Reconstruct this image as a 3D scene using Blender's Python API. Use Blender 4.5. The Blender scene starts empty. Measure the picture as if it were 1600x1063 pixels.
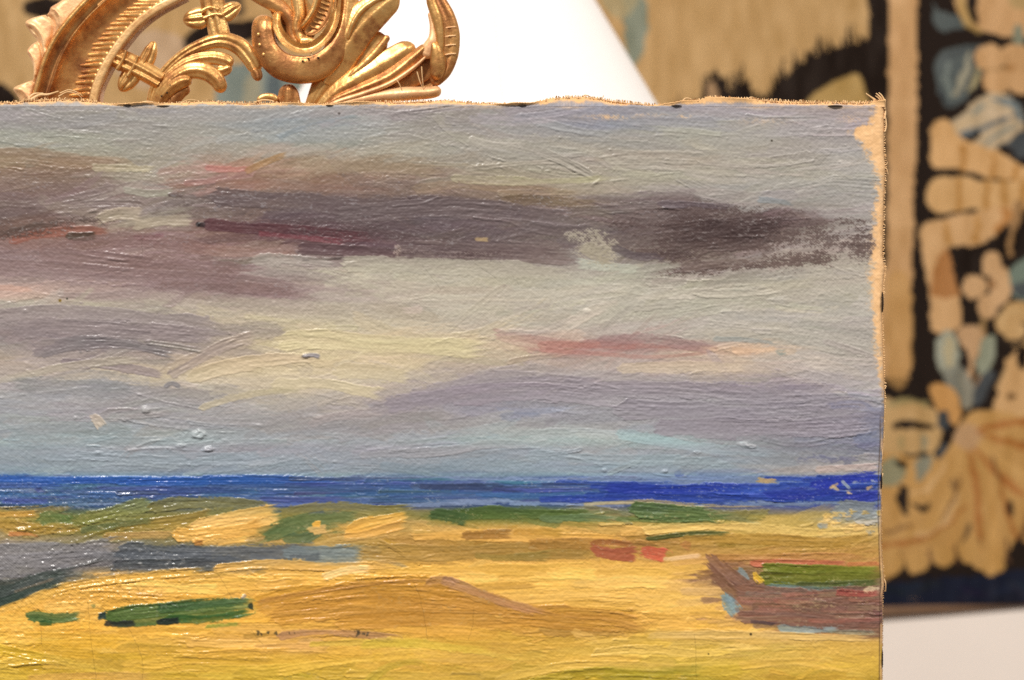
import bpy, math, random
import numpy as np

# ------------------------------------------------------------------ camera, world, lamps, exposure
random.seed(7)
RNG = np.random.default_rng(11)
SC = bpy.context.scene
COL = SC.collection
S = 0.53 / 1600.0            # metres per photo pixel on the canvas plane
D = 0.883                    # camera to canvas
CX, CY = 800.0, 531.5

cam = bpy.data.cameras.new("camera")
cam.sensor_width = 36.0
cam.lens = 36.0 * D / 0.53
cam.clip_start = 0.05
cam.clip_end = 60.0
cam.dof.use_dof = True
cam.dof.focus_distance = D + 0.004
cam.dof.aperture_fstop = 5.9
camo = bpy.data.objects.new("camera", cam)
camo.location = (0, -D, 0)
camo.rotation_euler = (math.radians(90), 0, 0)
COL.objects.link(camo)
SC.camera = camo

world = bpy.data.worlds.new("World")
SC.world = world
world.use_nodes = True
bg = world.node_tree.nodes["Background"]
bg.inputs[0].default_value = (1.0, 0.95, 0.90, 1)
bg.inputs[1].default_value = 0.25

def area(name, loc, target, size, power, color):
    l = bpy.data.lights.new(name, "AREA")
    l.shape = "DISK"
    l.size = size
    l.energy = power
    l.color = color
    o = bpy.data.objects.new(name, l)
    o.location = loc
    d = np.array(target, float) - np.array(loc, float)
    from mathutils import Vector
    o.rotation_euler = Vector(d).to_track_quat('-Z', 'Y').to_euler()
    COL.objects.link(o)
    return o

area("key_lamp", (-1.35, -2.5, 2.75), (0.0, 0.1, 0.0), 0.36, 160, (1.0, 0.97, 0.93))
area("top_lamp", (1.9, -1.9, 2.4), (0.1, 0.35, 0.0), 0.7, 52, (1.0, 0.94, 0.87))
SC.view_settings.view_transform = "Standard"
SC.view_settings.look = "None"
SC.view_settings.exposure = 0.0
SC.view_settings.gamma = 1.0
SC.cycles.use_denoising = False
SC.cycles.sample_clamp_indirect = 4.0
SC.cycles.max_bounces = 6

# ------------------------------------------------------------------ helpers
def lin(c):
    c = np.asarray(c, np.float32) / 255.0
    return np.where(c <= 0.04045, c / 12.92, ((np.maximum(c, 0) + 0.055) / 1.055) ** 2.4)

def tag(o, label=None, cat=None, group=None, kind=None):
    if label: o["label"] = label
    if cat: o["category"] = cat
    if group: o["group"] = group
    if kind: o["kind"] = kind
    return o

def empty(name, loc):
    o = bpy.data.objects.new(name, None)
    o.empty_display_size = 0.02
    o.location = loc
    COL.objects.link(o)
    return o

def link(name, me, mat=None, parent=None):
    o = bpy.data.objects.new(name, me)
    COL.objects.link(o)
    if mat is not None and len(me.materials) == 0:
        me.materials.append(mat)
    if parent is not None:
        o.parent = parent
        p = parent
        off = np.zeros(3)
        while p is not None:
            off += np.array(p.location)
            p = p.parent
        o.location = tuple(-off)          # mesh data is in world coordinates
    return o

def mesh_from(name, co, faces, smooth=True):
    """co (n,3), faces (m,4) or list of such / triangles"""
    me = bpy.data.meshes.new(name)
    co = np.asarray(co, np.float32)
    faces = np.asarray(faces, np.int32)
    m, k = faces.shape
    me.vertices.add(len(co))
    me.vertices.foreach_set("co", co.ravel())
    me.loops.add(m * k)
    me.loops.foreach_set("vertex_index", faces.ravel())
    me.polygons.add(m)
    me.polygons.foreach_set("loop_start", np.arange(0, m * k, k, dtype=np.int32))
    me.polygons.foreach_set("use_smooth", np.full(m, smooth))
    me.update(calc_edges=True)
    return me

def grid_faces(h, w):
    i = np.arange(h * w, dtype=np.int32).reshape(h, w)
    return np.stack([i[:-1, :-1], i[1:, :-1], i[1:, 1:], i[:-1, 1:]], -1).reshape(-1, 4)

def set_color(me, name, rgb):
    a = me.color_attributes.new(name, "FLOAT_COLOR", "POINT")
    d = np.ones((len(rgb), 4), np.float32)
    d[:, :3] = rgb
    a.data.foreach_set("color", d.ravel())

def set_float(me, name, v):
    a = me.attributes.new(name, "FLOAT", "POINT")
    a.data.foreach_set("value", np.asarray(v, np.float32).ravel())

def px(x, y, depth=0.0):
    """photo pixel + distance behind the canvas -> world point"""
    k = (D + depth) / D
    return ((x - CX) * S * k, depth, (CY - y) * S * k)

def bilerp(g, yy, xx):
    h, w = g.shape[:2]
    yy = np.clip(yy, 0, h - 1.001); xx = np.clip(xx, 0, w - 1.001)
    y0 = yy.astype(np.int32); x0 = xx.astype(np.int32)
    fy = (yy - y0).astype(np.float32); fx = (xx - x0).astype(np.float32)
    if g.ndim == 3:
        fy = fy[..., None]; fx = fx[..., None]
    a = g[y0, x0] * (1 - fx) + g[y0, x0 + 1] * fx
    b = g[y0 + 1, x0] * (1 - fx) + g[y0 + 1, x0 + 1] * fx
    return a * (1 - fy) + b * fy

def vnoise(h, w, cy, cx, seed):
    """smooth value noise 0..1 with cells cy x cx pixels"""
    r = np.random.default_rng(seed)
    gh, gw = int(h / cy) + 4, int(w / cx) + 4
    g = r.random((gh, gw)).astype(np.float32)
    y = np.arange(h, dtype=np.float32) / cy + 0.5
    x = np.arange(w, dtype=np.float32) / cx + 0.5
    yi = y.astype(int); xi = x.astype(int)
    fy = y - yi; fx = x - xi
    fy = fy * fy * (3 - 2 * fy); fx = fx * fx * (3 - 2 * fx)
    row = g[yi] * (1 - fy)[:, None] + g[yi + 1] * fy[:, None]
    return row[:, xi] * (1 - fx)[None] + row[:, xi + 1] * fx[None]

def sstep(a, b, v):
    t = np.clip((v - a) / (b - a), 0, 1)
    return t * t * (3 - 2 * t)

def catmull(pts, n=8, closed=False):
    p = np.asarray(pts, float)
    if len(p) < 3 and not closed:
        t = np.linspace(0, 1, n * (len(p) - 1) + 1)[:, None]
        return p[0] * (1 - t) + p[-1] * t
    if closed:
        q = np.vstack([p[-1], p, p[0], p[1]])
    else:
        q = np.vstack([2 * p[0] - p[1], p, 2 * p[-1] - p[-2]])
    out = []
    t = (np.arange(n) / n)[:, None]
    for i in range(1, len(q) - 2):
        a, b, c, d = q[i - 1], q[i], q[i + 1], q[i + 2]
        out.append(0.5 * (2 * b + (c - a) * t + (2 * a - 5 * b + 4 * c - d) * t ** 2 + (3 * b - a - 3 * c + d) * t ** 3))
    if not closed:
        out.append(p[-1:])
    return np.vstack(out)

# ------------------------------------------------------------------ materials
def new_mat(name):
    m = bpy.data.materials.new(name)
    m.use_nodes = True
    nt = m.node_tree
    return m, nt, nt.nodes["Principled BSDF"]

def noise_node(nt, scale, detail=4, vec=None):
    n = nt.nodes.new("ShaderNodeTexNoise")
    n.inputs["Scale"].default_value = scale
    n.inputs["Detail"].default_value = detail
    if vec is None:
        tc = nt.nodes.new("ShaderNodeTexCoord")
        vec = tc.outputs["Object"]
    nt.links.new(vec, n.inputs["Vector"])
    return n

def ramp(nt, fac, stops):
    r = nt.nodes.new("ShaderNodeValToRGB")
    e = r.color_ramp.elements
    e[0].position, e[0].color = stops[0][0], (*stops[0][1], 1)
    e[1].position, e[1].color = stops[-1][0], (*stops[-1][1], 1)
    for p, c in stops[1:-1]:
        q = e.new(p); q.color = (*c, 1)
    nt.links.new(fac, r.inputs[0])
    return r

def bump(nt, h, dist, strength, bsdf):
    b = nt.nodes.new("ShaderNodeBump")
    b.inputs["Distance"].default_value = dist
    b.inputs["Strength"].default_value = strength
    nt.links.new(h, b.inputs["Height"])
    nt.links.new(b.outputs[0], bsdf.inputs["Normal"])

def mat_paint():
    m, nt, b = new_mat("oil_paint")
    a = nt.nodes.new("ShaderNodeVertexColor"); a.layer_name = "paint"
    g = nt.nodes.new("ShaderNodeAttribute"); g.attribute_name = "rough"
    nt.links.new(a.outputs[0], b.inputs["Base Color"])
    nt.links.new(g.outputs["Fac"], b.inputs["Roughness"])
    b.inputs["Specular IOR Level"].default_value = 0.42
    n = noise_node(nt, 2600, 3)
    bump(nt, n.outputs[0], 0.00006, 0.35, b)
    return m

def mat_linen(name, c1, c2):
    m, nt, b = new_mat(name)
    n = noise_node(nt, 260, 5)
    r = ramp(nt, n.outputs[0], [(0.3, c1), (0.7, c2)])
    nt.links.new(r.outputs[0], b.inputs["Base Color"])
    b.inputs["Roughness"].default_value = 0.9
    b.inputs["Specular IOR Level"].default_value = 0.15
    n2 = noise_node(nt, 3500, 2)
    bump(nt, n2.outputs[0], 0.0002, 0.6, b)
    return m

def mat_gold(name, light, mid, dark, rough=0.34, metal=0.85):
    rough -= .05
    m, nt, b = new_mat(name)
    n = noise_node(nt, 75, 7)
    n.inputs["Roughness"].default_value = 0.68
    r = ramp(nt, n.outputs[0], [(0.34, dark), (0.46, mid), (0.60, light)])
    fl = noise_node(nt, 900, 3)
    fr = ramp(nt, fl.outputs[0], [(0.23, (1, 1, 1)), (0.29, (0, 0, 0))])
    mx = nt.nodes.new("ShaderNodeMix"); mx.data_type = "RGBA"
    nt.links.new(fr.outputs[0], mx.inputs[0])
    nt.links.new(r.outputs[0], mx.inputs[6])
    mx.inputs[7].default_value = (0.16, 0.055, 0.02, 1)
    nt.links.new(mx.outputs[2], b.inputs["Base Color"])
    b.inputs["Metallic"].default_value = metal
    mr = nt.nodes.new("ShaderNodeMapRange")
    mr.inputs[1].default_value = 0.3; mr.inputs[2].default_value = 0.7
    mr.inputs[3].default_value = rough + 0.14; mr.inputs[4].default_value = rough
    nt.links.new(n.outputs[0], mr.inputs[0])
    nt.links.new(mr.outputs[0], b.inputs["Roughness"])
    n2 = noise_node(nt, 330, 6)
    bump(nt, n2.outputs[0], 0.0007, 0.5, b)
    return m

def mat_plain(name, c, rough=0.6, var=0.15, scale=40, metal=0.0):
    m, nt, b = new_mat(name)
    n = noise_node(nt, scale, 5)
    c = np.array(c)
    r = ramp(nt, n.outputs[0], [(0.3, tuple(c * (1 - var))), (0.7, tuple(np.minimum(c * (1 + var), 1)))])
    nt.links.new(r.outputs[0], b.inputs["Base Color"])
    b.inputs["Roughness"].default_value = rough
    b.inputs["Metallic"].default_value = metal
    return m

def mat_textile():
    m, nt, b = new_mat("tapestry_wool")
    a = nt.nodes.new("ShaderNodeVertexColor"); a.layer_name = "weave"
    nt.links.new(a.outputs[0], b.inputs["Base Color"])
    b.inputs["Roughness"].default_value = 0.95
    b.inputs["Specular IOR Level"].default_value = 0.1
    tc = nt.nodes.new("ShaderNodeTexCoord")
    wv = nt.nodes.new("ShaderNodeTexWave")
    wv.bands_direction = "Z"
    wv.inputs["Scale"].default_value = 180
    wv.inputs["Distortion"].default_value = 1.5
    nt.links.new(tc.outputs["Object"], wv.inputs["Vector"])
    bump(nt, wv.outputs[1], 0.0005, 0.4, b)
    return m

M_PAINT = mat_paint()
M_LINEN = mat_linen("raw_linen", (0.62, 0.36, 0.15), (0.80, 0.52, 0.25))
M_THREAD = mat_linen("linen_thread", (0.70, 0.42, 0.19), (0.88, 0.60, 0.33))
M_WOOD = mat_plain("stretcher_wood", (0.42, 0.27, 0.14), 0.7)
M_TACK = mat_plain("rusted_iron", (0.035, 0.022, 0.014), 0.6, 0.4, 300, 0.4)
M_HOLE = mat_plain("worm_hole_shadow", (0.012, 0.007, 0.004), 0.9)
M_GOLD = mat_gold("gilded_wood", (0.80, 0.47, 0.17), (0.66, 0.345, 0.11), (0.38, 0.155, 0.05), 0.36, 0.7)
M_GOLDP = mat_gold("pale_gilding", (0.92, 0.60, 0.31), (0.86, 0.50, 0.24), (0.66, 0.32, 0.15), 0.45, 0.35)
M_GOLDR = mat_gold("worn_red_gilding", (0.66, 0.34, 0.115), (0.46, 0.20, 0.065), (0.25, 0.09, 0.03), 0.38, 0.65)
M_GOLDT = mat_gold("rubbed_gilding", (0.82, 0.52, 0.24), (0.72, 0.42, 0.17), (0.50, 0.25, 0.09), 0.44, 0.45)
M_TEX = mat_textile()

# ------------------------------------------------------------------ the picture: brush simulation on a paint buffer
BX0, BY0 = -40, 145                 # buffer origin in photo pixels
BW, BH = 1440, 950
YY, XX = np.mgrid[0:BH, 0:BW].astype(np.float32)
PX, PY = XX + BX0, YY + BY0

ROWS = [  # (y, [(x, r, g, b) ...]) colours of the paint itself
 (172, [(0,150,148,146),(200,160,157,152),(420,158,160,158),(600,160,154,150),(800,160,156,158),(950,152,153,162),(1100,160,157,163),(1250,168,162,162),(1360,172,162,158)]),
 (192, [(0,146,146,144),(100,152,150,147),(300,160,160,153),(480,146,158,164),(620,156,156,152),(780,158,155,156),(930,146,152,164),(1050,158,162,160),(1250,166,164,160),(1345,168,162,164)]),
 (215, [(0,160,164,152),(120,163,167,152),(300,164,163,152),(450,156,164,162),(600,164,162,150),(800,162,160,154),(1000,164,164,152),(1200,170,168,158),(1340,172,170,166)]),
 (236, [(0,164,158,138),(90,160,162,146),(250,166,162,148),(400,164,160,146),(600,165,162,146),(800,164,162,152),(1000,166,162,148),(1200,170,166,156),(1340,170,170,166)]),
 (258, [(0,150,126,100),(120,150,128,104),(200,160,148,124),(280,165,160,142),(340,176,138,128),(420,162,138,112),(520,158,138,114),(680,160,150,130),(850,166,164,148),(1000,172,166,150),(1150,170,166,152),(1320,174,172,164)]),
 (280, [(0,132,114,106),(120,134,114,106),(190,156,150,132),(270,160,158,144),(335,168,128,122),(420,152,122,106),(560,148,124,106),(700,152,138,122),(800,160,152,134),(950,172,168,150),(1150,170,168,156),(1320,172,172,166)]),
 (300, [(0,126,108,106),(120,130,112,112),(210,152,146,134),(280,150,144,134),(340,146,126,122),(450,128,108,102),(600,124,108,102),(720,132,116,106),(830,142,124,104),(920,164,156,138),(1050,166,162,152),(1200,166,166,160),(1330,172,172,166)]),
 (318, [(0,122,106,108),(110,126,110,112),(200,146,136,132),(270,140,132,126),(350,116,104,106),(500,108,97,102),(700,108,97,102),(830,122,110,102),(920,134,122,114),(1010,122,112,116),(1090,108,96,102),(1180,140,132,130),(1250,168,164,156),(1340,172,170,164)]),
 (340, [(0,112,98,100),(100,122,106,106),(180,164,154,134),(240,156,150,134),(310,140,124,120),(400,110,92,98),(550,106,96,102),(750,110,100,106),(850,120,110,112),(930,128,118,118),(1010,114,104,108),(1100,100,86,90),(1230,112,98,102),(1280,150,144,138),(1340,166,162,156)]),
 (360, [(0,106,86,80),(60,140,96,84),(110,126,100,92),(180,160,150,134),(260,152,138,128),(330,128,96,96),(420,92,66,74),(550,98,82,90),(700,106,94,100),(850,116,106,108),(930,136,128,122),(1020,104,92,96),(1140,96,82,86),(1210,110,96,98),(1270,160,152,146),(1340,166,160,154)]),
 (378, [(0,128,106,104),(80,140,112,106),(180,142,118,116),(280,148,128,122),(360,150,124,114),(460,112,84,92),(580,98,78,88),(700,108,94,100),(850,112,100,104),(915,146,140,130),(980,116,106,108),(1100,98,86,90),(1210,116,104,106),(1270,162,154,148),(1345,162,154,150)]),
 (398, [(0,142,124,124),(140,138,118,118),(280,136,112,112),(380,146,124,120),(450,158,152,146),(540,112,94,100),(680,112,98,104),(830,118,106,108),(900,146,140,132),(1000,124,116,116),(1120,112,100,102),(1220,146,138,134),(1280,160,152,146),(1340,166,160,152)]),
 (418, [(0,144,126,126),(200,140,118,118),(350,134,112,114),(430,146,134,132),(520,170,166,152),(640,172,168,154),(800,162,156,148),(900,158,150,144),(1000,170,172,158),(1100,142,132,130),(1180,150,142,138),(1260,170,166,156),(1350,176,170,160)]),
 (440, [(0,158,140,136),(120,146,128,128),(280,138,118,120),(400,130,110,112),(480,146,134,130),(550,178,174,158),(750,182,178,162),(950,178,178,164),(1080,162,156,148),(1180,176,172,160),(1340,178,172,162)]),
 (458, [(0,192,166,154),(60,178,160,148),(160,154,138,136),(300,144,126,126),(400,126,106,110),(470,136,120,120),(540,172,164,150),(700,182,176,162),(950,182,180,166),(1150,180,176,162),(1340,176,172,162)]),
 (478, [(0,172,168,156),(120,178,174,158),(260,180,176,160),(360,164,152,144),(460,166,158,146),(600,178,172,160),(850,182,178,166),(1050,180,178,166),(1340,178,174,166)]),
 (498, [(0,148,140,140),(120,142,132,134),(240,152,144,142),(340,178,170,152),(430,194,186,160),(560,186,178,160),(800,182,176,164),(1000,178,176,166),(1340,178,174,168)]),
 (520, [(0,140,131,133),(150,136,127,130),(300,138,129,131),(400,160,150,142),(470,200,190,158),(600,196,186,158),(750,192,182,162),(850,182,172,162),(1000,172,166,160),(1150,176,174,164),(1340,176,172,166)]),
 (542, [(0,144,136,136),(130,138,128,132),(260,138,130,132),(360,164,154,144),(450,202,190,158),(620,202,190,158),(800,196,182,158),(870,170,124,114),(960,158,120,116),(1060,164,134,128),(1140,200,172,152),(1190,208,182,158),(1250,176,174,166),(1340,176,172,166)]),
 (562, [(0,174,164,154),(60,164,154,148),(160,152,142,142),(260,164,152,144),(340,188,176,154),(470,206,192,158),(650,200,186,158),(780,184,172,160),(900,176,160,154),(1000,180,166,158),(1120,194,180,162),(1250,180,174,166),(1340,178,172,166)]),
 (582, [(0,170,160,154),(80,176,166,154),(180,186,176,156),(300,196,182,156),(480,206,192,160),(620,194,180,160),(700,172,162,156),(860,164,156,156),(1000,176,164,158),(1130,188,174,160),(1250,174,164,160),(1340,178,172,168)]),
 (602, [(0,160,154,152),(80,156,152,152),(200,152,148,150),(310,182,170,156),(450,200,186,160),(590,188,174,158),(680,162,152,152),(850,146,138,144),(1000,152,144,148),(1150,154,146,148),(1260,158,148,150),(1350,176,168,166)]),
 (622, [(0,150,150,152),(150,148,148,152),(290,158,152,152),(390,184,174,156),(500,176,166,154),(620,164,154,154),(760,148,140,146),(950,144,136,144),(1100,144,136,142),(1250,142,132,142),(1330,136,128,142),(1372,164,156,156)]),
 (645, [(0,150,152,156),(150,154,152,154),(300,156,156,158),(430,162,154,150),(600,158,150,150),(740,150,146,150),(820,134,136,152),(950,146,138,146),(1100,142,134,142),(1250,140,130,140),(1372,118,114,134)]),
 (668, [(0,150,156,160),(200,152,160,164),(350,152,156,158),(500,152,148,150),(650,154,150,152),(800,158,156,158),(950,150,146,150),(1100,142,134,142),(1250,140,130,140),(1372,118,114,132)]),
 (690, [(0,148,162,166),(200,150,164,168),(400,152,160,164),(600,154,160,164),(800,154,168,170),(950,154,166,170),(1080,150,156,162),(1200,142,136,144),(1372,120,120,138)]),
 (712, [(0,146,166,170),(250,150,168,172),(500,152,166,172),(750,150,168,174),(1000,152,172,176),(1150,148,164,168),(1260,140,152,158),(1372,128,138,146)]),
 (732, [(0,138,162,170),(300,146,164,170),(600,142,164,172),(900,142,168,178),(1150,146,168,174),(1260,170,172,164),(1372,160,164,160)]),
 (760, [(0,46,80,150),(100,44,74,140),(300,52,78,130),(450,56,78,120),(600,46,66,124),(750,42,56,108),(880,44,60,124),(980,40,54,148),(1150,44,60,144),(1300,40,54,148),(1374,44,58,150)]),
 (784, [(0,44,72,128),(130,50,78,132),(250,84,96,110),(340,72,92,122),(500,48,72,132),(700,42,60,124),(900,58,80,130),(1000,42,60,152),(1200,56,72,146),(1374,60,74,140)]),
 (808, [(0,170,140,66),(40,150,132,64),(90,106,114,60),(180,122,122,64),(260,132,122,62),(360,136,130,74),(450,118,122,68),(560,146,134,74),(640,160,140,78),(720,96,108,52),(880,92,110,54),(950,184,158,80),(1040,88,106,52),(1180,186,158,78),(1280,180,158,88),(1340,148,154,150)]),
 (828, [(0,176,138,60),(60,166,134,58),(130,130,122,60),(220,146,130,66),(300,206,160,72),(400,208,162,76),(460,92,108,66),(530,198,154,74),(620,196,156,78),(760,202,158,74),(900,200,156,74),(1060,206,162,78),(1200,198,168,88),(1340,190,160,90)]),
 (848, [(0,150,140,122),(120,146,132,100),(240,128,124,100),(330,160,138,84),(420,186,150,82),(500,150,134,70),(600,180,138,66),(760,166,124,54),(900,160,126,56),(1000,166,122,60),(1100,150,118,50),(1200,172,136,60),(1372,180,142,70)]),
 (866, [(0,138,132,134),(120,136,130,132),(220,104,106,110),(340,92,96,100),(470,92,96,98),(560,134,138,128),(620,184,142,62),(740,172,130,58),(880,180,138,62),(1000,196,146,66),(1110,170,130,66),(1250,180,136,62),(1372,184,140,68)]),
 (884, [(0,134,128,128),(110,128,122,120),(240,96,96,98),(370,108,104,92),(450,214,166,74),(650,216,168,72),(900,216,168,74),(1080,212,166,78),(1120,130,92,70),(1190,176,132,74),(1372,180,136,70)]),
 (902, [(0,122,118,114),(80,108,104,94),(160,208,160,72),(350,216,168,74),(600,214,166,70),(900,218,172,78),(1080,220,174,84),(1125,126,88,72),(1170,130,104,84),(1230,110,108,40),(1372,112,106,44)]),
 (922, [(0,78,82,74),(50,150,130,74),(110,216,166,72),(350,216,166,72),(560,210,158,64),(700,200,150,64),(820,214,166,70),(1000,220,174,82),(1120,200,160,90),(1150,118,82,72),(1220,132,108,92),(1372,140,112,92)]),
 (942, [(0,212,162,68),(130,216,166,70),(420,206,154,58),(560,198,144,50),(720,192,138,58),(850,212,164,70),(1000,220,174,80),(1130,216,172,84),(1160,124,92,84),(1260,128,84,72),(1372,126,84,72)]),
 (962, [(0,216,166,66),(120,212,162,64),(400,212,160,60),(600,194,142,54),(780,196,144,62),(900,198,146,58),(1010,214,166,72),(1120,220,172,78),(1170,134,92,82),(1260,128,82,72),(1372,118,80,72)]),
 (984, [(0,214,164,62),(250,212,162,62),(480,204,154,66),(650,202,152,58),(850,196,146,54),(980,196,148,60),(1080,216,168,70),(1180,206,164,80),(1280,160,116,80),(1372,132,96,78)]),
 (1004, [(0,208,164,56),(250,208,162,62),(480,198,152,84),(620,206,162,60),(850,204,162,62),(1000,200,164,70),(1150,200,166,76),(1290,206,166,76),(1372,200,160,70)]),
 (1030, [(0,202,160,50),(250,206,164,60),(480,204,160,52),(700,204,160,62),(900,202,164,66),(1100,196,164,62),(1250,204,168,72),(1372,200,162,64)]),
 (1056, [(0,190,156,46),(200,204,162,58),(450,184,154,44),(640,196,156,56),(800,196,158,60),(1000,172,150,44),(1200,196,160,58),(1372,192,156,54)]),
 (1090, [(0,190,154,46),(300,196,158,52),(600,188,152,46),(900,186,152,46),(1372,188,152,50)]),
]

def base_field():
    q = 4
    gh, gw = BH // q + 1, BW // q + 1
    xs = np.arange(gw) * q + BX0
    ys = np.arange(gh) * q + BY0
    ry = np.array([r[0] for r in ROWS], float)
    rows = np.zeros((len(ROWS), gw, 3), np.float32)
    for i, (y, pts) in enumerate(ROWS):
        p = np.array(pts, float)
        for k in range(3):
            rows[i, :, k] = np.interp(xs, p[:, 0], p[:, k + 1])
    out = np.zeros((gh, gw, 3), np.float32)
    for j, y in enumerate(ys):
        t = np.interp(y, ry, np.arange(len(ry)))
        i = int(min(t, len(ry) - 2)); f = t - i
        f = f * f * (3 - 2 * f)
        out[j] = rows[i] * (1 - f) + rows[i + 1] * f
    return out

BASE = base_field()
streak = vnoise(BH, BW, 5, 90, 1) - 0.5
streak2 = vnoise(BH, BW, 13, 140, 2) - 0.5
fine = vnoise(BH, BW, 2.2, 40, 3) - 0.5
def base_at(x, y):
    return bilerp(BASE, (np.asarray(y, np.float32) - BY0) / 4, (np.asarray(x, np.float32) - BX0) / 4)
landmask = sstep(790, 800, PY)
WARP = np.where(PY > 735, 0.55, 1.0)
PCOL = base_at(PX + streak * 90 + streak2 * 60, PY + (streak * 7 + streak2 * 16) * WARP)
PCOL = PCOL + fine[..., None] * 9 + (vnoise(BH, BW, 30, 60, 4) - 0.5)[..., None] * 8
HGT = (streak * 0.3 + fine * 0.2).astype(np.float32) * 0.5
COVER = np.full((BH, BW), 0.35, np.float32)      # how far paint fills the weave

# canvas weave, period a little over 4 photo pixels, threads uneven
wx = vnoise(BH, BW, 60, 25, 5) * 5 + PX * (2 * math.pi / 4.3)
wy = vnoise(BH, BW, 25, 60, 6) * 5 + PY * (2 * math.pi / 4.1)
WEAVE = (0.5 + 0.5 * np.sin(wx) * np.sin(wy)).astype(np.float32)
WEAVE = 0.55 * WEAVE + 0.45 * vnoise(BH, BW, 3.2, 3.2, 8)
GRIT = vnoise(BH, BW, 2.0, 3.5, 9)
SPOT = vnoise(BH, BW, 9, 14, 10)
STRI = 0.6 * vnoise(BH, BW, 1.5, 16, 12) + 0.4 * vnoise(BH, BW, 2.6, 7, 13)

NT = .55 * vnoise(512, 2048, 1.7, 34, 14) + .45 * vnoise(512, 2048, 2.6, 11, 15)     # bristle tracks, along x
NB = vnoise(512, 2048, 7, 60, 16)
WV = [0.14]
def _apply(sl, s, L, d, hw, c, a, br, dry, imp, seed, c2=None, endsoft=0.12, flat=False):
    r = np.random.default_rng(seed)
    oy, ox = r.integers(0, 512), r.integers(0, 2048)
    iy = ((d + 40 + oy) * 1.0).astype(np.int32) % 512
    ix = (s + 60 + ox).astype(np.int32) % 2048
    n = int(hw * 2.6) + 12
    b = r.random(n).astype(np.float32)
    b = 0.5 * b + 0.5 * np.convolve(b, np.ones(3) / 3, "same").astype(np.float32)
    idx = (d + hw) * 0.8 + 4 + 1.2 * np.sin(s / 47.0 + r.random() * 6)
    i0 = np.clip(idx.astype(np.int32), 0, n - 2)
    f = np.clip(idx - i0, 0, 1)
    b1 = b[i0] * (1 - f) + b[i0 + 1] * f
    nt = NT[iy, ix]
    nb = NB[iy, ix]
    bn = .45 * b1 + .55 * nt
    rg = min(5.0, hw * 0.5)
    wob = hw * (1 + 0.10 * np.sin(s / 29.0 + r.random() * 6)) + ((nt - .5) * 1.2 + (nb - .5) * 1.5 + (GRIT[sl] - .5) * .5) * rg
    edge = sstep(-.9, 1.2, wob - np.abs(d))
    t = s / max(L, 1)
    lead = (1 - b1) * min(9.0, hw * .9) + (nt - .5) * hw * .9 + dry * hw * 1.2 + .75 * hw * np.minimum(1.2, np.abs(d) / hw) ** 2.5 + (nb - .5) * hw * .8
    st = sstep(-.6, 2.4, s - lead)
    en = sstep(0, endsoft + 1e-3, 1 - t + (bn - 0.5) * endsoft * 1.8)
    tex = (1 - WV[0] - .08) * (.5 * nt + .3 * b1 + .2 * nb) + WV[0] * WEAVE[sl] + .08 * GRIT[sl] - .4 * sstep(.5, 1.05, np.abs(d) / hw) * (dry + .1)
    dm = sstep(-0.06, 0.06, tex - dry * (0.62 + 0.45 * t)) if dry > 0 else 1.0
    al = a * edge * st * en * dm
    cc = np.asarray(c, np.float32)
    if c2 is None:
        c2 = cc * (1 + r.normal(0, .07)) + r.normal(0, 2, 3).astype(np.float32)
    al = al * (.78 + .3 * nb)
    if c2 is not None:
        mixv = np.clip(bn * 1.3 + nb * .9 - 0.6 + (t - 0.5) * 0.6, 0, 1)[..., None]
        cc = cc * (1 - mixv) + np.asarray(c2, np.float32) * mixv
    cc = cc + ((bn - 0.5) * br * 46)[..., None]
    PCOL[sl] += (cc - PCOL[sl]) * al[..., None]
    rim = np.exp(-((np.abs(d) - wob + 1.8) / 1.3) ** 2) * (.25 + .9 * nb) + np.exp(-((s - lead - 2) / 2.2) ** 2) * 0.5
    HGT[sl] = HGT[sl] * (1 - 0.8 * al) + al * imp * (0.22 + 1.75 * (nt - .45) + .8 * (b1 - .5) + .4 * (nb - .5) + 1.15 * rim)
    COVER[sl] = np.maximum(COVER[sl] * (1 - 0.2 * al), al * min(1.0, 0.45 + imp * 0.4))

SEED = [100]
def stroke(pts, w, c, a=0.9, br=0.5, dry=0.0, imp=0.5, c2=None, endsoft=0.12):
    """a brush stroke along a smooth path given in photo pixels"""
    SEED[0] += 1
    p = catmull(pts, 6)
    hw = w * 0.62
    x0 = int(max(0, p[:, 0].min() - hw - 4 - BX0)); x1 = int(min(BW, p[:, 0].max() + hw + 5 - BX0))
    y0 = int(max(0, p[:, 1].min() - hw - 4 - BY0)); y1 = int(min(BH, p[:, 1].max() + hw + 5 - BY0))
    if x1 <= x0 or y1 <= y0: return
    sl = (slice(y0, y1), slice(x0, x1))
    X, Y = PX[sl], PY[sl]
    best = np.full(X.shape, 1e9, np.float32); sd = np.zeros_like(best); ss = np.zeros_like(best)
    acc = 0.0
    for i in range(len(p) - 1):
        ax, ay = p[i]; bx, by = p[i + 1]
        dx, dy = bx - ax, by - ay
        L = math.hypot(dx, dy)
        if L < 1e-6: continue
        t = ((X - ax) * dx + (Y - ay) * dy) / (L * L)
        lo = -0.5 * hw / L if i == 0 else 0.0
        hi = 1 + 0.5 * hw / L if i == len(p) - 2 else 1.0
        tc = np.clip(t, lo, hi)
        ex, ey = X - ax - tc * dx, Y - ay - tc * dy
        dd = np.hypot(ex, ey)
        m = dd < best
        best = np.where(m, dd, best)
        sd = np.where(m, np.sign(dx * ey - dy * ex) * dd, sd)
        ss = np.where(m, acc + tc * L, ss)
        acc += L
    ss = ss + 0.4 * hw
    _apply(sl, ss, acc + 0.8 * hw, sd, hw, c, a, br, dry, imp, SEED[0], c2, endsoft)

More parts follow.
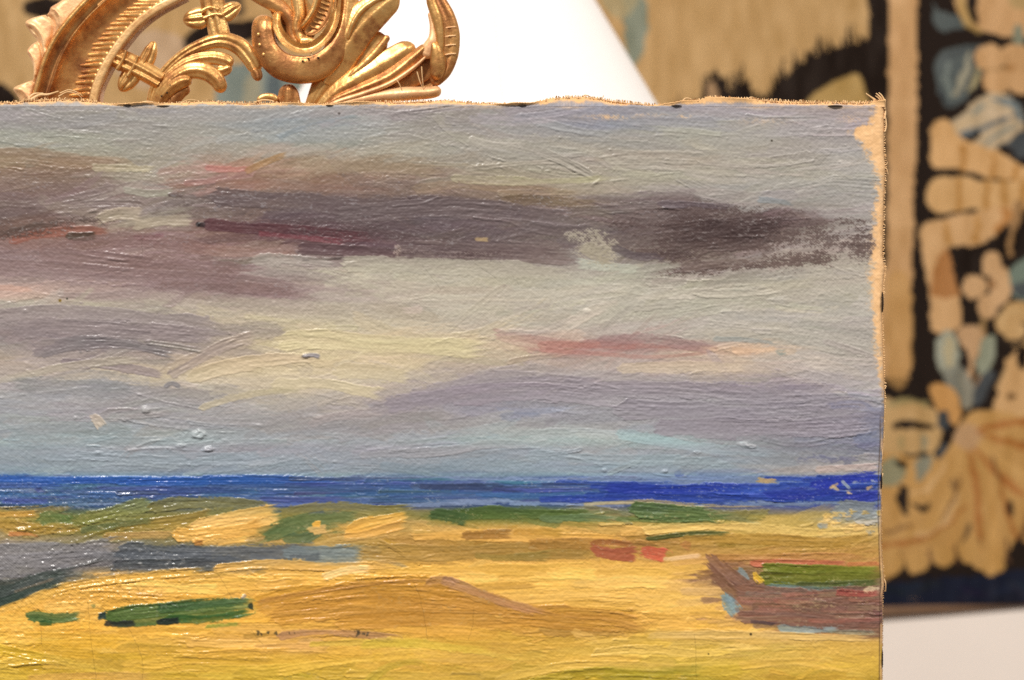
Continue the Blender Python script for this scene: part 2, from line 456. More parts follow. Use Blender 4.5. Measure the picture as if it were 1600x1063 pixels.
def astroke(x, y, L, w, ang, curv, c, a, br, dry, imp):
    """a cheap curved stroke centred on x, y"""
    SEED[0] += 1
    ca, sa = math.cos(ang), math.sin(ang)
    hw = w / 2
    ex = abs(ca) * L / 2 + abs(sa) * hw + hw + abs(curv) * L * L / 4
    ey = abs(sa) * L / 2 + abs(ca) * hw + 3 + abs(curv) * L * L / 4
    x0 = int(max(0, x - ex - BX0)); x1 = int(min(BW, x + ex - BX0))
    y0 = int(max(0, y - ey - BY0)); y1 = int(min(BH, y + ey - BY0))
    if x1 - x0 < 2 or y1 - y0 < 2: return
    sl = (slice(y0, y1), slice(x0, x1))
    X, Y = PX[sl] - x, PY[sl] - y
    u = X * ca + Y * sa
    d = -X * sa + Y * ca - curv * u * u
    _apply(sl, u + L / 2, L, d, hw, c, a, br, dry, imp, SEED[0], None, 0.3)

def auto(n, box, lr, wr, imp, a, dry, angs, jit, seed):
    r = random.Random(seed)
    for _ in range(n):
        x = r.uniform(box[0], box[2]); y = r.uniform(box[1], box[3])
        L = r.uniform(*lr)
        c = base_at(np.array([[x + r.uniform(-12, 12)]]), np.array([[y + r.uniform(-3, 3)]]))[0, 0]
        j = r.gauss(0, jit)
        c = c + np.array([j + r.gauss(0, jit * .3), j, j + r.gauss(0, jit * .45)])
        ang = r.gauss(angs[0], angs[1]) + 0.10 * math.sin(x / 170.0 + y / 90.0)
        if r.random() < 0.4: ang += math.pi
        astroke(x, y, L, r.uniform(*wr), ang, r.gauss(0, 0.0011), c, r.uniform(*a), r.uniform(0.3, 0.8), r.choice([0, dry, dry]), imp * r.choice([.15, .3, .5, .9, 1.3]))

auto(520, (-40, 170, 1390, 735), (120, 340), (14, 34), 0.7, (0.3, 0.7), 0.45, (0.0, 0.09), 5, 21)
auto(760, (-40, 170, 1380, 735), (40, 170), (6, 16), 0.85, (0.25, 0.65), 0.5, (-0.03, 0.12), 6, 22)
auto(60, (-40, 200, 1000, 640), (60, 140), (8, 16), 0.9, (0.25, 0.5), 0.45, (-0.35, 0.15), 6, 23)
auto(420, (-40, 800, 1385, 1095), (60, 200), (9, 20), 0.95, (0.4, 0.8), 0.4, (0.0, 0.10), 6, 24)
auto(520, (-40, 805, 1385, 1095), (25, 90), (4, 10), 1.05, (0.4, 0.85), 0.45, (0.0, 0.18), 8, 25)

# ---- sky, named strokes, top to bottom
st = stroke
st([(-40,245),(40,243),(120,252),(190,256)], 20, (152,126,100), .6, .6, .3, .4, (140,118,98))
st([(140,262),(200,264),(240,262)], 11, (172,164,136), .8, .7, .4, .7)
st([(190,296),(235,303),(270,300)], 13, (166,166,150), .8, .7, .4, .7)
st([(318,262),(350,266),(392,264)], 9, (184,124,116), .75, .7, .45, .5)
st([(380,270),(410,256),(435,246),(452,240)], 9, (168,134,92), .75, .7, .3, .5)
st([(330,290),(420,288),(520,294),(640,300)], 14, (150,112,94), .6, .7, .4, .45, (140,120,108))
st([(640,296),(720,288),(800,296),(880,300)], 14, (150,130,106), .6, .7, .45, .5)
st([(460,252),(520,258),(600,262),(700,266)], 16, (160,142,116), .5, .6, .4, .4)
st([(780,312),(850,314),(930,318)], 14, (120,102,84), .55, .8, .45, .6)
st([(700,278),(800,284),(900,282),(960,276)], 10, (178,170,142), .7, .6, .4, .6)
st([(326,306),(420,312),(520,320),(640,322),(760,318)], 22, (112,100,104), .8, .6, .15, .7, (104,92,98))
st([(520,338),(620,330),(720,326),(820,334),(900,344)], 24, (112,101,106), .8, .7, .2, .7, (120,110,116))
st([(312,350),(340,352),(420,360),(520,366),(600,372)], 15, (86,54,64), .85, .6, .1, .6, (100,66,74))
st([(308,351),(320,351)], 6, (46,34,36), .9, .3, 0, .6)
st([(400,364),(460,370),(540,378)], 8, (124,62,72), .6, .6, .4, .4)
st([(460,388),(540,392),(640,398)], 13, (96,76,84), .85, .6, .25, .6)
st([(470,404),(500,405),(540,404)], 4, (92,80,84), .8, .5, .3, .5)
st([(615,388),(680,390),(760,392),(860,398),(900,402)], 22, (104,90,96), .85, 1.0, .2, 1.0, (126,114,116))
st([(617,380),(622,390),(618,398)], 8, (164,152,138), .75, .8, .3, .9)
st([(740,374),(762,375)], 5, (170,144,104), .8, .4, .3, .4)
st([(820,352),(870,362),(930,360)], 14, (116,106,110), .7, .9, .35, .9)
st([(150,346),(185,336),(220,338)], 17, (174,164,140), .85, .6, .1, .8)
st([(205,356),(240,346),(300,342)], 14, (164,154,134), .75, .8, .2, .8)
st([(262,305),(275,304),(286,306)], 5, (104,92,94), .85, .5, .1, .7)
st([(-30,362),(10,364),(60,352),(90,350)], 10, (84,72,70), .6, .8, .4, .6)
st([(10,378),(60,366),(110,362),(150,362),(172,365)], 11, (156,96,80), .75, .7, .3, .6, (140,90,76))
st([(100,368),(124,370),(150,369)], 9, (74,66,58), .8, .7, .25, .8)
st([(205,370),(230,372),(255,368)], 8, (128,90,98), .65, .7, .45, .4)
st([(280,384),(350,392),(420,394),(470,388)], 14, (148,112,100), .6, .7, .35, .4, (154,132,124))
st([(60,390),(160,378),(250,376),(330,396)], 18, (132,108,108), .6, .6, .2, .7)
st([(330,412),(380,410),(420,402)], 8, (118,110,108), .6, .7, .4, .6)
st([(60,396),(180,410),(300,420),(400,424)], 20, (138,117,118), .7, .7, .15, .8, (126,104,108))
st([(-30,416),(100,426),(240,434),(380,444),(480,458)], 22, (140,122,124), .7, .7, .15, .6, (126,106,110))
st([(240,448),(340,450),(430,455),(480,462)], 13, (118,98,102), .65, .7, .25, .5, (134,112,112))
st([(-30,449),(10,451),(50,452)], 9, (204,168,152), .7, .5, .35, .5)
st([(530,412),(620,414),(760,420),(900,430)], 20, (176,172,156), .75, .6, .1, .6)
st([(390,408),(440,406),(520,412)], 12, (164,158,150), .7, .8, .3, .8)
st([(1000,420),(960,418),(900,412)], 12, (176,180,166), .7, .6, .3, .5)
# dark paint dragged nearly dry over the light ground at the right: it catches only on the high threads and ridges
def drag(blobs, c, amp=.9, seed=51, jit=10, soft=.07):
    dn = np.zeros((BH, BW), np.float32)
    for (x, y, rx, ry, h, rot) in blobs:
        ca, sa = math.cos(rot), math.sin(rot)
        u = ((PX - x) * ca + (PY - y) * sa) / rx; v = (-(PX - x) * sa + (PY - y) * ca) / ry
        dn = np.maximum(dn, h * np.exp(-(np.abs(u) ** 3 + np.abs(v) ** 2.4)))
    rg = vnoise(BH, BW, 6, 38, seed)
    tx = .40 * WEAVE + .28 * GRIT + .17 * rg + .15 * STRI
    m = sstep(-soft, soft, tx - (1 - dn) + .0) * (dn > .03) * amp
    col = np.array(c, np.float32) + ((vnoise(BH, BW, 5, 30, seed + 1) - .5) * 2 * jit + (GRIT - .5) * 14)[..., None]
    PCOL[:] += (col - PCOL) * m[..., None]
    HGT[:] += m * .25
drag([(1130,362,140,44,.80,-.04), (1040,398,90,17,.62,.1), (1100,330,110,16,.62,.05), (1215,362,80,34,.60,.1), (1130,418,130,13,.6,-.1), (1000,352,70,30,.52,0), (1290,372,70,40,.56,.2), (1345,382,34,38,.58,0), (1285,404,40,24,.56,0), (1230,408,70,24,.55,0), (1330,350,40,18,.5,0)], (92,77,78), .86)
drag([(1130,360,110,30,.66,-.04), (1180,352,70,22,.6,.05), (1050,396,50,12,.55,.1)], (74,60,62), .8, 53)
drag([(935,388,46,34,.64,.5), (905,372,36,18,.55,.3)], (172,166,146), .8, 55)
drag([(90,352,120,20,.5,-.15), (40,366,70,9,.55,-.1)], (86,72,70), .7, 57)
drag([(560,360,160,26,.5,.06), (700,396,170,14,.5,.03)], (84,68,74), .7, 59)
st([(950,384),(990,398),(1040,402)], 13, (88,82,92), .7, .8, .45, .6)
st([(1060,420),(1120,412),(1200,408)], 14, (116,102,104), .7, .8, .45, .6)
st([(1025,318),(1090,320),(1150,324)], 9, (108,98,110), .7, .7, .4, .6)
st([(1180,312),(1215,314),(1235,318)], 9, (144,158,164), .6, .7, .5, .4)
st([(905,376),(925,392),(950,400)], 24, (164,158,140), .7, .8, .45, .8)
st([(880,338),(920,330),(960,336)], 12, (126,114,112), .6, .8, .4, .7)
# middle light and lilac bands
st([(-30,496),(60,488),(160,490),(260,500),(360,516)], 18, (142,132,134), .8, .7, .15, .6, (150,142,142))
st([(20,515),(120,512),(240,520),(340,528)], 22, (134,125,128), .8, .9, .1, .8, (144,134,136))
st([(50,556),(80,545),(130,536),(200,538),(280,552)], 16, (132,123,128), .75, .9, .15, .9)
st([(90,566),(180,572),(260,586)], 12, (130,120,126), .75, .8, .15, .9)
st([(262,588),(310,562),(350,540),(398,528)], 15, (150,138,136), .8, 1.0, .05, 1.2, (172,158,146))
st([(-30,600),(60,582),(150,566),(230,560)], 10, (182,172,156), .7, .6, .2, .7)
st([(290,592),(360,572),(440,562),(500,560)], 16, (200,186,156), .85, .8, .05, 1.1)
st([(430,536),(500,530),(600,540),(760,544)], 24, (206,194,158), .75, .6, .1, .8)
st([(520,580),(580,582),(640,588)], 20, (208,194,160), .8, .5, .05, .7)
st([(420,604),(500,600),(560,612),(600,618)], 14, (206,192,160), .8, .5, .05, .9)
st([(310,640),(350,626),(400,616),(470,608)], 9, (200,186,154), .75, .8, .15, 1.1)
st([(265,608),(280,600),(310,604)], 7, (172,160,150), .7, .7, .1, 1.0)
st([(472,558),(485,554),(500,557)], 5, (118,118,128), .8, .4, 0, 1.3)
st([(255,606),(268,599),(282,604)], 6, (120,116,122), .8, .5, .1, 1.2)
st([(138,652),(150,655),(158,666)], 12, (206,186,164), .65, .7, .25, .8)
st([(210,612),(120,606),(20,604)], 20, (146,144,148), .6, .6, .1, .6)
st([(640,620),(720,602),(820,592),(940,602)], 20, (152,143,148), .8, .7, .1, .9, (146,138,146))
st([(600,634),(720,618),(840,612),(980,626)], 22, (146,138,146), .75, .7, .1, .8)
st([(740,588),(830,578),(940,586),(1080,600)], 12, (166,158,158), .55, .7, .2, .6)
st([(778,651),(820,649),(846,650)], 9, (124,130,150), .45, .5, .4, .4)
st([(920,608),(1040,608),(1180,616),(1320,612)], 22, (146,137,145), .75, .8, .2, .8, (138,128,138))
st([(960,640),(1080,642),(1220,640),(1350,636)], 26, (142,133,142), .8, .9, .1, 1.0, (132,122,134))
st([(1020,668),(1140,670),(1260,668),(1368,660)], 24, (142,132,142), .8, .9, .1, 1.0, (134,124,136))
st([(1290,634),(1330,630),(1352,634),(1370,652)], 12, (112,110,136), .45, .8, .5, .5)
st([(1330,690),(1355,688),(1372,684)], 20, (104,108,136), .7, .7, .4, .6)
for k in range(16):
    x = random.uniform(1150, 1320)
    st([(x - 40, 604 + random.uniform(-6, 10)), (x + 40, 604 + random.uniform(-6, 10))], 9, (140, 130, 140), .6, .7, .66, .5)
st([(836,541),(870,538),(930,540),(1000,541),(1060,542)], 9, (166,112,104), .5, .5, .4, .3)
st([(930,534),(1000,530),(1070,538),(1110,546)], 13, (146,118,118), .5, .5, .35, .3)
st([(840,546),(930,553),(1020,558),(1110,552)], 6, (184,128,118), .45, .5, .4, .3)
st([(1140,546),(1180,548),(1212,543)], 11, (214,184,156), .8, .6, .25, .5)
st([(1110,530),(1160,530),(1210,536)], 6, (150,160,158), .6, .6, .45, .3)
st([(1208,552),(1226,550)], 10, (140,160,156), .5, .6, .5, .3)
st([(960,576),(1060,574),(1170,572)], 14, (196,182,158), .7, .6, .3, .5)
# pale blue low sky
st([(560,712),(680,706),(760,696),(830,696)], 10, (158,166,168), .6, .7, .2, .8)
st([(960,676),(1060,694),(1140,702),(1220,706)], 14, (150,168,174), .6, .6, .2, .6)
st([(820,712),(900,716),(1020,720),(1150,722)], 14, (150,174,180), .6, .6, .2, .7)
st([(-40,700),(120,708),(240,716),(420,716)], 18, (148,168,174), .55, .8, .2, .9)
for k in range(10):
    st([(1240 + k * 8, 716 + random.uniform(-8, 8)), (1280 + k * 9, 718 + random.uniform(-8, 8))], 10, (104, 112, 134), .6, .7, .68, .4)
st([(1270,735),(1320,732),(1374,730)], 8, (184,176,160), .7, .6, .3, .6)
# sea
for k in range(40):
    x = -40 + k * 36
    st([(x - 60, 767), (x + 60, 768)], 33, (116, 134, 166), .9, .5, 0, .3)
for k in range(210):
    x = random.uniform(-40, 1380)
    top = np.interp(x, [0,100,500,800,1000,1180,1240,1290,1380], [739,744,744,750,754,758,752,745,741])
    bot = np.interp(x, [0,150,230,330,430,500,650,900,1000,1200,1300,1380], [802,797,784,785,793,790,788,784,785,789,786,788])
    y = random.uniform(top + 3, bot - 3)
    f = (y - top) / (bot - top)
    c = base_at(np.array([[x]]), np.array([[770.0]]))[0, 0] * .5 + base_at(np.array([[x]]), np.array([[min(max(y, 760), 782)]]))[0, 0] * .5
    if x > 930: c = np.array([40, 64, 148]) + random.gauss(0, 7)
    elif f < .28 and x < 500: c = np.array([46, 86, 158.])
    else: c = np.array([64, 86, 134]) + np.array([random.gauss(2, 6), random.gauss(6, 8), random.gauss(4, 10)])
    L = random.uniform(90, 260)
    st([(x - L / 2, y + random.uniform(-2, 2)), (x, y), (x + L / 2, y + random.uniform(-2, 2))], random.uniform(4, 9), c, .85, .9, random.choice([.3, .42, .5]), .9, None, .4)
st([(650,760),(740,762),(850,766)], 9, (46,54,88), .6, .8, .45, .6, None, .4)
st([(940,762),(1040,764),(1180,766)], 13, (36,54,150), .7, .9, .4, .8, None, .3)
st([(940,776),(1080,778),(1220,780)], 8, (44,64,146), .6, .9, .45, .8, None, .3)
st([(1262,762),(1300,752),(1340,746),(1376,742)], 16, (36,50,156), .85, .9, .3, .7)
st([(1190,772),(1280,770),(1374,766)], 11, (38,56,150), .8, .9, .42, .7)
st([(1310,782),(1350,778),(1376,772)], 13, (40,54,148), .8, .9, .35, .7)
st([(1178,750),(1195,752),(1212,753)], 9, (200,160,90), .7, .7, .5, .4)
for k in range(9):
    x = random.uniform(1290, 1368)
    st([(x, 752 + random.uniform(-6, 18)), (x + 14, 752 + random.uniform(-6, 18))], 5, random.choice([(206,172,120),(160,168,172)]), .8, .5, .5, .3)
st([(910,788),(1000,784),(1100,790),(1190,792)], 6, (196,172,104), .7, .8, .45, .6)
# land
st([(56,818),(80,808),(110,812)], 18, (86,104,58), .75, .8, .3, .9)
st([(120,812),(180,800),(236,786)], 17, (128,126,66), .8, .8, .15, 1.0)
st([(230,795),(280,785),(340,787),(430,795)], 15, (132,122,62), .85, .8, .1, 1.0, (120,116,74))
st([(180,824),(260,816),(330,806)], 13, (150,128,60), .8, .8, .15, 1.0)
st([(120,830),(170,822),(240,812)], 9, (88,104,70), .6, .8, .4, .8)
st([(160,838),(220,838),(270,836)], 12, (178,140,76), .7, .8, .3, .9)
st([(-20,806),(20,804),(58,802)], 7, (208,160,72), .8, .7, .25, .8)
st([(10,835),(40,834),(60,838)], 6, (190,116,60), .7, .6, .3, .6)
st([(300,828),(350,816),(400,808),(434,803)], 24, (236,192,110), .95, .8, 0, 1.5, (224,178,92))
st([(268,836),(310,836),(360,830),(410,824)], 18, (222,172,80), .9, .8, .05, 1.4, (204,152,66))
st([(300,846),(340,848),(390,840)], 8, (222,170,80), .85, .6, .15, 1.3)
st([(300,850),(316,847)], 7, (168,116,50), .8, .6, .2, 1.2)
st([(436,804),(480,796),(530,792),(600,800),(650,798)], 14, (144,130,66), .85, .8, .15, 1.0)
st([(412,842),(450,822),(500,812),(560,806)], 19, (88,108,66), .85, .8, .15, 1.0, (112,122,74))
st([(440,838),(470,844),(500,830)], 14, (84,106,70), .8, .8, .15, 1.0)
st([(480,831),(492,828),(508,826)], 13, (222,180,100), .9, .5, .1, 1.2)
st([(485,820),(500,820)], 7, (232,170,66), .85, .5, .1, 1.0)
st([(540,830),(580,818),(636,806)], 13, (224,168,72), .9, .7, .1, 1.3)
st([(536,840),(580,832),(634,820)], 12, (214,162,76), .85, .7, .1, 1.2)
st([(440,854),(500,852),(560,846),(600,842)], 9, (196,158,78), .8, .8, .25, 1.0)
st([(668,806),(720,804),(780,800),(860,804),(930,808)], 14, (70,92,42), .85, .9, .15, .9, (84,104,50))
st([(668,802),(700,806),(730,812)], 14, (62,84,46), .85, .9, .2, .9)
st([(840,810),(900,810),(960,812)], 9, (100,120,84), .7, .8, .35, .7)
st([(980,794),(1030,798),(1080,802),(1120,808)], 17, (70,92,48), .9, .9, .1, 1.0, (86,108,58))
st([(960,812),(1050,812),(1150,806)], 8, (92,114,64), .7, .8, .35, .8)
st([(1000,830),(1080,822),(1160,824),(1260,832),(1370,832)], 11, (214,180,98), .75, .8, .25, 1.0)
st([(1300,794),(1330,796),(1366,800)], 22, (142,150,150), .85, .7, .2, .5)
for k in range(22):
    x = random.uniform(1280, 1378); y = random.uniform(800, 835)
    st([(x - 9, y), (x + 9, y + random.uniform(-2, 2))], 9, random.choice([(214,176,96),(206,170,92),(150,156,150)]), .75, .7, .5, .8)
st([(640,838),(760,836),(900,842),(1000,846)], 13, (208,160,74), .8, .8, .2, 1.1)
st([(718,838),(760,836),(800,836)], 10, (150,104,46), .75, .8, .2, .9)
st([(800,832),(850,832),(880,834)], 9, (186,136,52), .8, .7, .2, .9)
st([(560,862),(660,866),(780,860),(940,862)], 20, (172,134,62), .8, .8, .15, 1.0, (158,124,60))
st([(820,852),(920,850),(1040,856)], 14, (156,112,50), .75, .8, .2, .9, (176,128,60))
st([(740,868),(800,872),(860,868)], 10, (146,124,58), .6, .8, .3, .8)
st([(1008,842),(1060,836),(1100,834),(1140,834)], 6, (72,82,36), .85, .7, .2, .9)
st([(1060,846),(1160,842),(1280,846),(1372,840)], 14, (178,136,54), .8, .8, .15, 1.0, (164,126,52))
st([(1040,858),(1160,862),(1280,866),(1374,860)], 12, (188,146,70), .75, .8, .2, 1.0)
st([(1100,870),(1200,870),(1374,872)], 8, (176,126,66), .75, .8, .25, .9)
st([(952,844),(980,850),(1030,852)], 4, (120,86,44), .7, .6, .2, 1.2)
st([(922,856),(950,864),(992,866)], 17, (166,84,62), .8, .7, .15, 1.0)
st([(920,850),(950,848),(990,852)], 8, (150,90,50), .7, .7, .25, .9)
st([(1000,860),(1020,864),(1037,869)], 17, (180,78,58), .85, .7, .1, 1.1)
st([(1060,850),(1078,852)], 12, (184,116,64), .6, .6, .4, .7)
st([(1036,874),(1070,871),(1096,868)], 5, (226,190,130), .85, .5, .1, 1.2)
st([(1170,880),(1230,879),(1320,881)], 9, (178,92,62), .8, .7, .2, 1.0)
st([(1320,882),(1350,882),(1376,881)], 6, (190,110,60), .7, .7, .35, .9)
st([(-30,868),(40,866),(110,862),(180,856)], 26, (142,139,141), .8, .9, .1, .8, (124,122,126))
st([(-30,890),(40,888),(110,880)], 24, (136,132,132), .8, .9, .1, .8, (114,112,116))
st([(180,862),(260,866),(360,868),(500,866)], 24, (82,88,96), .85, .9, .15, .9, (100,104,110))
st([(170,884),(260,884),(340,880)], 16, (84,86,92), .8, .9, .15, .9)
st([(440,864),(510,868),(562,868)], 20, (112,124,128), .85, .8, .2, .8, (132,142,140))
st([(450,872),(480,872),(500,870)], 12, (84,88,94), .7, .8, .3, .7)
st([(-30,922),(30,914),(80,900),(120,892)], 15, (54,62,54), .75, .9, .2, 1.0, (84,86,84))
st([(-30,942),(10,932),(50,920),(100,902)], 15, (50,64,56), .9, .9, .1, 1.1, (84,92,84))
st([(-30,930),(20,922),(70,908)], 20, (56,66,58), .8, 1.0, .3, 1.1, (96,100,96))
st([(-30,950),(0,943),(40,928)], 9, (44,60,52), .9, .9, .15, 1.1)
st([(52,918),(75,912)], 6, (150,118,86), .7, .6, .4, .6)
# the wheat field
for k in range(230):
    x = random.uniform(-40, 1120); y = random.uniform(886, 1090)
    if y < np.interp(x, [0, 110, 350, 560], [958, 922, 894, 886]) + .12 * random.uniform(0, 60): continue
    c = base_at(np.array([[x]]), np.array([[y]]))[0, 0] + random.gauss(2, 7)
    L = random.uniform(50, 190)
    st([(x - L / 2, y + random.uniform(-5, 5)), (x, y), (x + L / 2, y + random.uniform(-5, 5))], random.uniform(7, 17), c, .8, .8, random.choice([0, .2, .35]), 1.0)
st([(-20,960),(40,940),(110,915),(200,902),(330,892)], 11, (218,170,76), .9, .7, .05, 1.3)
st([(330,890),(420,882),(520,884),(620,884)], 11, (222,176,84), .9, .7, .05, 1.3)
st([(500,904),(540,892),(580,890)], 9, (226,186,118), .75, .8, .2, 1.2)
st([(390,944),(460,928),(540,918),(640,912),(720,914)], 17, (194,142,46), .85, .8, .1, 1.2, (204,152,58))
st([(520,930),(620,926),(720,934)], 17, (192,138,44), .85, .8, .1, 1.2)
st([(660,914),(690,908),(720,916),(760,934),(840,956)], 13, (170,124,76), .85, .8, .15, 1.2, (182,138,80))
st([(686,912),(700,908),(710,916)], 12, (164,122,92), .8, .8, .25, 1.2)
st([(430,958),(560,956),(680,964),(800,966)], 14, (190,140,58), .8, .8, .15, 1.2, (200,152,66))
st([(800,962),(880,958),(960,964),(1000,974)], 18, (190,138,50), .85, .8, .1, 1.3, (178,128,52))
st([(840,984),(900,986),(980,990)], 12, (176,134,58), .75, .9, .2, 1.2)
st([(440,978),(520,974),(640,982),(760,990)], 12, (208,158,62), .8, .8, .15, 1.2)
st([(430,996),(490,988),(560,990),(620,998)], 10, (178,130,88), .75, .9, .3, 1.1)
st([(480,1008),(560,1004),(660,1006)], 9, (206,176,60), .7, .8, .25, 1.1)
st([(770,960),(830,968),(900,972)], 7, (226,180,86), .8, .7, .15, 1.2)
st([(780,934),(900,930),(1040,936)], 16, (224,178,84), .75, .7, .1, 1.1)
for (pts, w) in (([(400,950),(480,938),(580,926),(680,926)], 26), ([(640,926),(720,934),(800,952),(880,966)], 24), ([(420,964),(540,950),(660,946),(760,956)], 26), ([(520,974),(640,964),(760,968),(860,976)], 22), ([(780,962),(880,970),(960,974),(1004,978)], 20)):
    st(pts, w, (192,138,52), .75, 1.0, .2, 1.0, (178,126,48), .35)
st([(400,942),(470,928),(560,916),(650,908),(700,912),(760,934),(840,956),(920,966)], 5, (176,124,58), .6, .8, .3, 1.2)
st([(690,910),(730,922),(790,942),(850,958)], 10, (180,136,96), .6, .8, .3, 1.1)
st([(-30,936),(10,926),(60,906),(108,896)], 17, (52,64,56), .85, 1.0, .15, 1.1, (82,88,86))
st([(-30,950),(10,938),(50,922),(92,908)], 10, (44,58,50), .9, .9, .1, 1.1, (70,82,74))
st([(20,926),(56,914),(84,905)], 4, (128,112,92), .6, .6, .45, .8)
# green dabs
st([(38,964),(60,962),(90,966),(122,962)], 15, (56,90,50), .9, 1.2, .25, 1.3, (92,120,78))
st([(60,974),(80,974)], 7, (40,78,38), .85, .7, .2, 1.2)
st([(164,966),(230,962),(300,956),(376,950)], 24, (66,94,46), .9, 1.3, .22, 1.1, (98,118,66))
st([(160,964),(220,958),(300,951),(380,945),(396,948)], 15, (64,92,42), .85, 1.3, .3, 1.3, (104,122,66))
st([(240,952),(320,944),(392,940)], 13, (46,78,38), .8, 1.2, .35, 1.2, (78,104,66))
st([(250,970),(330,968),(392,956)], 10, (52,90,44), .85, .8, .15, 1.1)
st([(320,980),(350,978),(372,976)], 6, (140,150,58), .8, .7, .2, 1.0)
st([(152,965),(164,963)], 11, (36,56,58), .95, .5, .05, 1.2)
st([(160,974),(186,976),(212,975)], 7, (32,32,38), .85, .7, .25, 1.0)
st([(243,972),(262,972),(280,970)], 7, (30,34,36), .9, .7, .1, 1.1)
st([(385,948),(394,947)], 9, (28,38,34), .9, .5, .1, 1.3)
st([(376,938),(384,930)], 5, (176,170,150), .7, .4, .1, 1.2)
for k in range(16):
    x = random.gauss(420, 22) if k < 9 else random.gauss(555, 14)
    st([(x, 990 + random.gauss(0, 3)), (x + random.uniform(2, 6), 990 + random.gauss(0, 3))], 3, (62,54,40), .75, .5, .3, .5)
st([(142,945),(148,948)], 6, (120,134,80), .6, .5, .3, .6)
# the wine red path at right
st([(1186,886),(1260,890),(1374,892)], 10, (100,112,30), .9, .8, .15, .9)
st([(1184,902),(1260,904),(1370,906)], 20, (98,104,32), .92, .9, .1, 1.0, (120,124,44))
st([(1240,914),(1310,914),(1374,910)], 8, (66,76,44), .75, .8, .35, .8)
st([(1150,886),(1160,896),(1168,906)], 10, (138,158,160), .8, .7, .3, .5)
st([(1130,922),(1142,946),(1150,958)], 15, (122,152,164), .85, .7, .15, .6)
st([(1190,918),(1270,922),(1340,922)], 13, (112,136,140), .75, .8, .35, .6)
st([(1176,892),(1182,902),(1190,910)], 8, (214,168,50), .85, .6, .2, .9)
st([(1108,872),(1130,892),(1155,910),(1180,932)], 22, (140,100,76), .95, 1.1, .05, 1.0, (118,84,74))
st([(1112,892),(1130,914),(1160,940)], 14, (134,96,72), .85, 1.0, .15, .9)
st([(1150,926),(1220,936),(1300,936),(1374,930)], 26, (144,102,80), .9, 1.2, .1, 1.0, (120,88,76))
st([(1170,950),(1260,958),(1374,958)], 26, (144,108,84), .9, 1.2, .1, 1.0, (118,90,78))
st([(1150,964),(1240,966),(1320,974),(1374,978)], 17, (140,94,76), .9, 1.2, .15, 1.0, (116,84,72))
for k in range(36):
    x = random.uniform(1170, 1370); y = random.uniform(922, 976)
    st([(x - 40, y), (x, y + random.uniform(-2, 2)), (x + 40, y + random.uniform(-2, 3))], random.uniform(4, 9), random.choice([(168,112,92),(152,126,96),(112,84,76),(160,96,80),(128,120,104)]), .5, .8, random.choice([.45, .55, .6]), .7, None, .4)
st([(1300,926),(1350,928),(1374,926)], 9, (152,66,62), .7, .7, .35, .8)
st([(1170,970),(1200,974),(1212,976)], 6, (60,48,58), .6, .6, .4, .6)
st([(1210,980),(1260,984),(1310,984)], 11, (134,156,158), .75, .8, .4, .6)
st([(1290,986),(1340,988),(1374,990)], 7, (150,154,132), .6, .8, .45, .6)
st([(1345,922),(1372,922)], 12, (220,192,138), .8, .5, .5, .8)
st([(1010,994),(1100,992),(1240,994),(1370,998)], 9, (206,172,92), .7, .8, .25, 1.1)
# swirls at the foot
for (pts, c) in (([(-30,1046),(60,1028),(120,1040),(200,1056),(330,1050)], (196,164,62)), ([(560,1080),(600,1046),(650,1034),(672,1050)], (170,150,46)),
                 ([(770,1066),(830,1050),(900,1040),(1010,1042),(1120,1046)], (214,176,78)), ([(800,1078),(880,1056),(980,1050),(1090,1060)], (164,146,40)),
                 ([(430,1052),(520,1036),(620,1024),(700,1020)], (212,172,66)), ([(-20,1010),(50,1024),(80,1030)], (188,156,40)),
                 ([(890,986),(930,998),(945,1004)], (222,180,90)), ([(920,1022),(1010,1016),(1090,1022),(1160,1014)], (206,172,84)),
                 ([(560,1010),(640,1004),(720,1012),(800,1022)], (200,174,60)), ([(1150,1040),(1240,1034),(1330,1044)], (208,168,70))):
    st(pts, 11, c, .6, .9, .25, 1.5, None, .35)
st([(40,1062),(120,1056),(240,1060)], 12, (206,156,80), .6, .9, .3, 1.3)

# ---- relief: loose ridges, specks, cracks
def ridge(pts, w, h, tint=0):
    p = catmull(pts, 6)
    x0 = int(max(0, p[:, 0].min() - 6 - BX0)); x1 = int(min(BW, p[:, 0].max() + 7 - BX0))
    y0 = int(max(0, p[:, 1].min() - 6 - BY0)); y1 = int(min(BH, p[:, 1].max() + 7 - BY0))
    if x1 <= x0 or y1 <= y0: return
    sl = (slice(y0, y1), slice(x0, x1))
    X, Y = PX[sl], PY[sl]
    best = np.full(X.shape, 1e9, np.float32)
    for i in range(len(p) - 1):
        ax, ay = p[i]; dx, dy = p[i + 1] - p[i]
        L2 = dx * dx + dy * dy + 1e-6
        t = np.clip(((X - ax) * dx + (Y - ay) * dy) / L2, 0, 1)
        best = np.minimum(best, np.hypot(X - ax - t * dx, Y - ay - t * dy))
    g = np.exp(-((best + (GRIT[sl] - .5) * .8) / (w * 1.15)) ** 2) * (0.1 + 1.1 * sstep(.2, .8, SPOT[sl]))
    HGT[sl] += h * g
    if tint: PCOL[sl] += tint * g[..., None]

